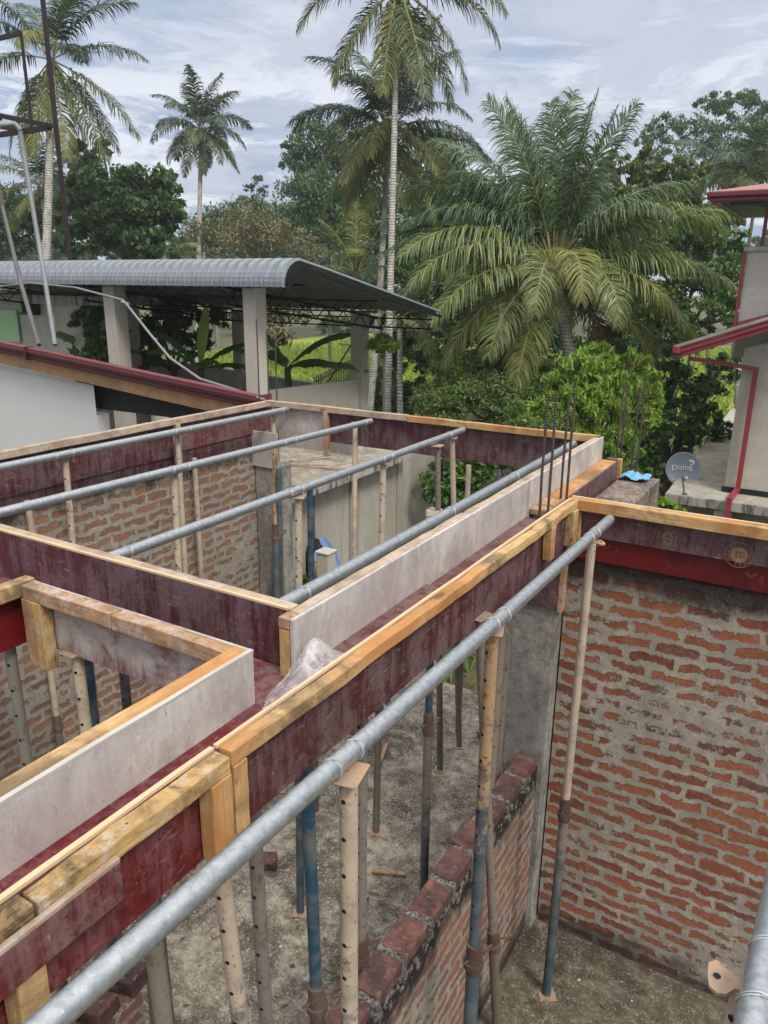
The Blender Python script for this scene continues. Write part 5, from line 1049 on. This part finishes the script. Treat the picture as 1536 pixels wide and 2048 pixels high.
tree('leafy_bush','weeds growing by the gate post below the far bay',[(600,1120,9.8,26),(612,1150,9.4,26),(600,1180,9.0,26),(640,1170,9.2,20)],'leaf_mid',.09,.8,cat='bush',trunk=.02)
tree('leafy_tree','hazy mid-green tree wall behind the brownish bush',[(430,455,64,44),(490,430,64,40),(560,445,64,48),(610,455,63,52),(660,470,62,50),(400,490,64,40),(540,490,63,50),(470,480,63,50)],'leaf_far',.34,.8,group=G,clump=.4,trunk=.1)
tree('leafy_tree','green tree filling the gap between the two central palm trunks',[(700,460,40,44),(740,430,40,40),(760,490,38,46),(800,470,38,44),(830,520,36,50),(790,550,34,44),(720,520,36,36)],'leaf_mid',.26,.8,group=G,clump=.4,trunk=.1)
tree('leafy_tree','dark green tree low behind the two central trunks',[(810,620,30,50),(760,600,30,40),(850,660,30,50),(800,700,30,44),(740,650,31,30)],'leaf_mid',.22,.8,group=G,clump=.4,trunk=.1)
tree('leafy_tree','shaded tree filling the gap under the largest palm crown',[(1010,660,25,46),(1060,690,24,50),(1120,700,24,44),(1190,690,24,50),(1250,690,24,54),(1310,700,24,50),(940,690,25,44),(1290,650,25,46),(900,720,24,36)],'leaf_dark',.2,.9,group=G,clump=.4,trunk=.1)
# ---- bananas
def banana(label,px,py,D,specs,h=None):
    C=PD(px,py,D); T=thing('banana_plant',label,'banana plant',(C[0],C[1],0),'banana plants by the shed')
    q=MB(); q.tube([(C[0],C[1],0),(C[0]+.05,C[1],C[2]*.6),C],[.16,.13,.07],10); q.obj('stem','grass_blade',T)
    for az,e0,dr,L,w,m in specs:
        h2=DR*math.cos(math.radians(az))+DF*math.sin(math.radians(az)); n=22; p=C.copy(); rows=[]
        side=np.cross(h2,(0,0,1.))
        for i in range(n+1):
            s=i/n; e=math.radians(e0-dr*s**1.3); d=h2*math.cos(e)+np.array([0,0,1.])*math.sin(e); nn=np.cross(side,d)
            ww=w*max(.03,math.sin(math.pi*min(1,max(0,(s-.12)/.9)))**.5) if s>.12 else .03
            j=random.uniform(-.04,.04); rows.append([p-side*ww*(1+j)-abs(0)*nn-np.array([0,0,.35*ww+random.uniform(0,.05)]),p,p+side*ww*(1-j)-np.array([0,0,.35*ww+random.uniform(0,.05)])]); p=p+d*L/n
        V=np.array(rows).reshape(-1,3); F=[]
        for i in range(n): 
            for k in range(2): a=i*3+k; F.append((a,a+1,a+4,a+3))
        fastmesh('leaf',V,F,m,T,T['_o'],smooth=True)
banana('banana plant with one upright lime-yellow leaf between the middle shed pillars',400,738,17,[(60,82,12,1.5,.16,'banana_young'),(175,60,60,1.6,.24,'leaf_banana'),(10,48,60,1.5,.24,'leaf_banana'),(0,20,50,1.4,.22,'leaf_banana'),(200,50,75,1.3,.2,'leaf_banana'),(300,40,70,1.2,.22,'leaf_banana')])
banana('banana plant with broad arching leaves right of the middle shed pillar',575,735,17,[(20,48,62,2.0,.26,'leaf_banana'),(170,70,60,1.5,.24,'leaf_banana'),(0,15,40,1.9,.24,'leaf_banana'),(340,30,70,1.4,.22,'leaf_banana'),(200,40,50,1.3,.22,'leaf_banana'),(250,50,70,1.2,.22,'leaf_banana')])
banana('banana plant with a torn leaf left of the first shed pillar',150,690,17,[(0,35,50,1.4,.24,'leaf_banana'),(350,60,70,1.5,.22,'leaf_banana'),(20,5,30,1.4,.2,'leaf_banana'),(270,40,60,1.2,.2,'leaf_banana')])
# ---- distant wood and field grass (stuff)
Vs=[];Fs=[];o=0
for i in range(60):
    px=-200+i*34+random.uniform(-15,15); D=random.uniform(92,125); top=random.uniform(455,505) if px<1000 else random.uniform(430,500); r=random.uniform(34,56)
    for (y,rr) in((top+r,r),(top+r*1.9,r*1.1)):
        c=PD(px,y,D); R_=rr*D/FL; P,dr,cc=crown_points(c,R_,1100,.3); P=P[P[:,2]>0]; V,F=leaves(P,.75,.55); Vs.append(V);Fs.append(F+o);o+=len(V)
tag(fastmesh('distant_wood',np.concatenate(Vs),np.concatenate(Fs),'leaf_far'),'continuous far belt of woodland beyond the fields','woodland',kind='stuff')
n=26000; xy=np.column_stack([RNG.uniform(-30,14,n),RNG.uniform(6,46,n)]); C=np.column_stack([xy,np.full(n,.14)]); V,F=leaves(C,.42,.22,-1.4); tag(fastmesh('grass',V,F,'leaf_shrub'),'rough green grass and weeds covering the ground between the houses','grass',kind='stuff')
n=26000; C=np.column_stack([RNG.uniform(-52,12,n),RNG.uniform(39,94,n),np.full(n,.3)]); V,F=leaves(C,.9,.25,-1.6); tag(fastmesh('rice_crop',V,F,'rice_leaf'),'bright yellow-green rice growing in the paddy field','rice crop',kind='stuff')
# ================================================================ SKY, LIGHT
W=bpy.data.worlds.new('World'); S.world=W; W.use_nodes=True; W.node_tree.nodes.clear(); t=NT(W.node_tree)
SUN_EL,SUN_AZ=math.radians(50),math.radians(118)   # azimuth from +Y towards +X
sky=t.new('ShaderNodeTexSky',sky_type='NISHITA'); sky.sun_disc=False; sky.sun_elevation=SUN_EL; sky.sun_rotation=SUN_AZ; sky.air_density=1.2; sky.dust_density=2.0
tc=t.new('ShaderNodeTexCoord'); s=t.sep(tc.outputs['Generated']); zz=t.ma('ADD',t.ma('MAXIMUM',s[2],0.0),.10)
v=t.comb(t.ma('DIVIDE',s[0],zz),t.ma('DIVIDE',s[1],zz),t.ma('MULTIPLY',s[2],9.0))
v=t.vm('ADD',v,t.vm('SCALE',t.noise(v,1.4,5,.6,col=True),.55))
n1=t.noise(v,.42,9,.62,.3); n2=t.noise(t.vm('ADD',v,(7.3,2.1,4)),1.3,8,.66,.5)
cloud=t.mix(t.ramp(n1,[(.45,0),(.54,1)]),(2.45,3.05,4.1),(3.75,4.05,4.8))
cloud=t.mix(t.ma('MULTIPLY',t.ramp(n2,[(.515,0),(.60,.95)]),t.ramp(s[2],[(.0,.95),(.20,.85),(.30,.25)])),cloud,(5.7,5.95,6.4))
col=t.mix(t.ramp(n1,[(.3,.82),(.5,.97)]),sky.outputs[0],cloud)
# an overcast sky is brighter overhead than at the horizon
col=t.mix(t.ramp(s[2],[(.36,0),(.6,.85)]),col,(4.6,4.55,4.45))
col=t.vm('SCALE',col,t.ma('ADD',.96,t.ma('MULTIPLY',t.ramp(s[2],[(.35,0),(1,1)]),1.6)))
bg=t.new('ShaderNodeBackground'); t.put(bg.inputs[0],col); bg.inputs[1].default_value=.1; ow=t.new('ShaderNodeOutputWorld'); t.l.new(bg.outputs[0],ow.inputs[0])
sl=bpy.data.lights.new('sun','SUN'); sl.energy=1.5; sl.angle=math.radians(14); sl.color=(1,.93,.84); so=bpy.data.objects.new('sun',sl); COL.objects.link(so)
sd=Vector((math.sin(SUN_AZ)*math.cos(SUN_EL),math.cos(SUN_AZ)*math.cos(SUN_EL),math.sin(SUN_EL))); so.rotation_euler=sd.to_track_quat('Z','Y').to_euler()
S.view_settings.exposure=.75
q=MB(); q.box((-110,-6,-1),(60,135,26)); hz=q.obj('haze','hole_black'); hz.data.materials.clear()
hm=bpy.data.materials.new('haze_air'); hm.use_nodes=True; hm.node_tree.nodes.clear(); t=NT(hm.node_tree); pv=t.new('ShaderNodeVolumePrincipled'); pv.inputs['Color'].default_value=(.86,.9,.97,1); pv.inputs['Density'].default_value=.0009; pv.inputs['Anisotropy'].default_value=.3
om=t.new('ShaderNodeOutputMaterial'); t.l.new(pv.outputs[0],om.inputs['Volume']); hz.data.materials.append(hm); tag(hz,'thin humid air paling the far trees',None,None,'stuff')
for o in bpy.data.objects:
    if '_o' in o: del o['_o']
try: S.cycles.use_denoising=True
except Exception: pass
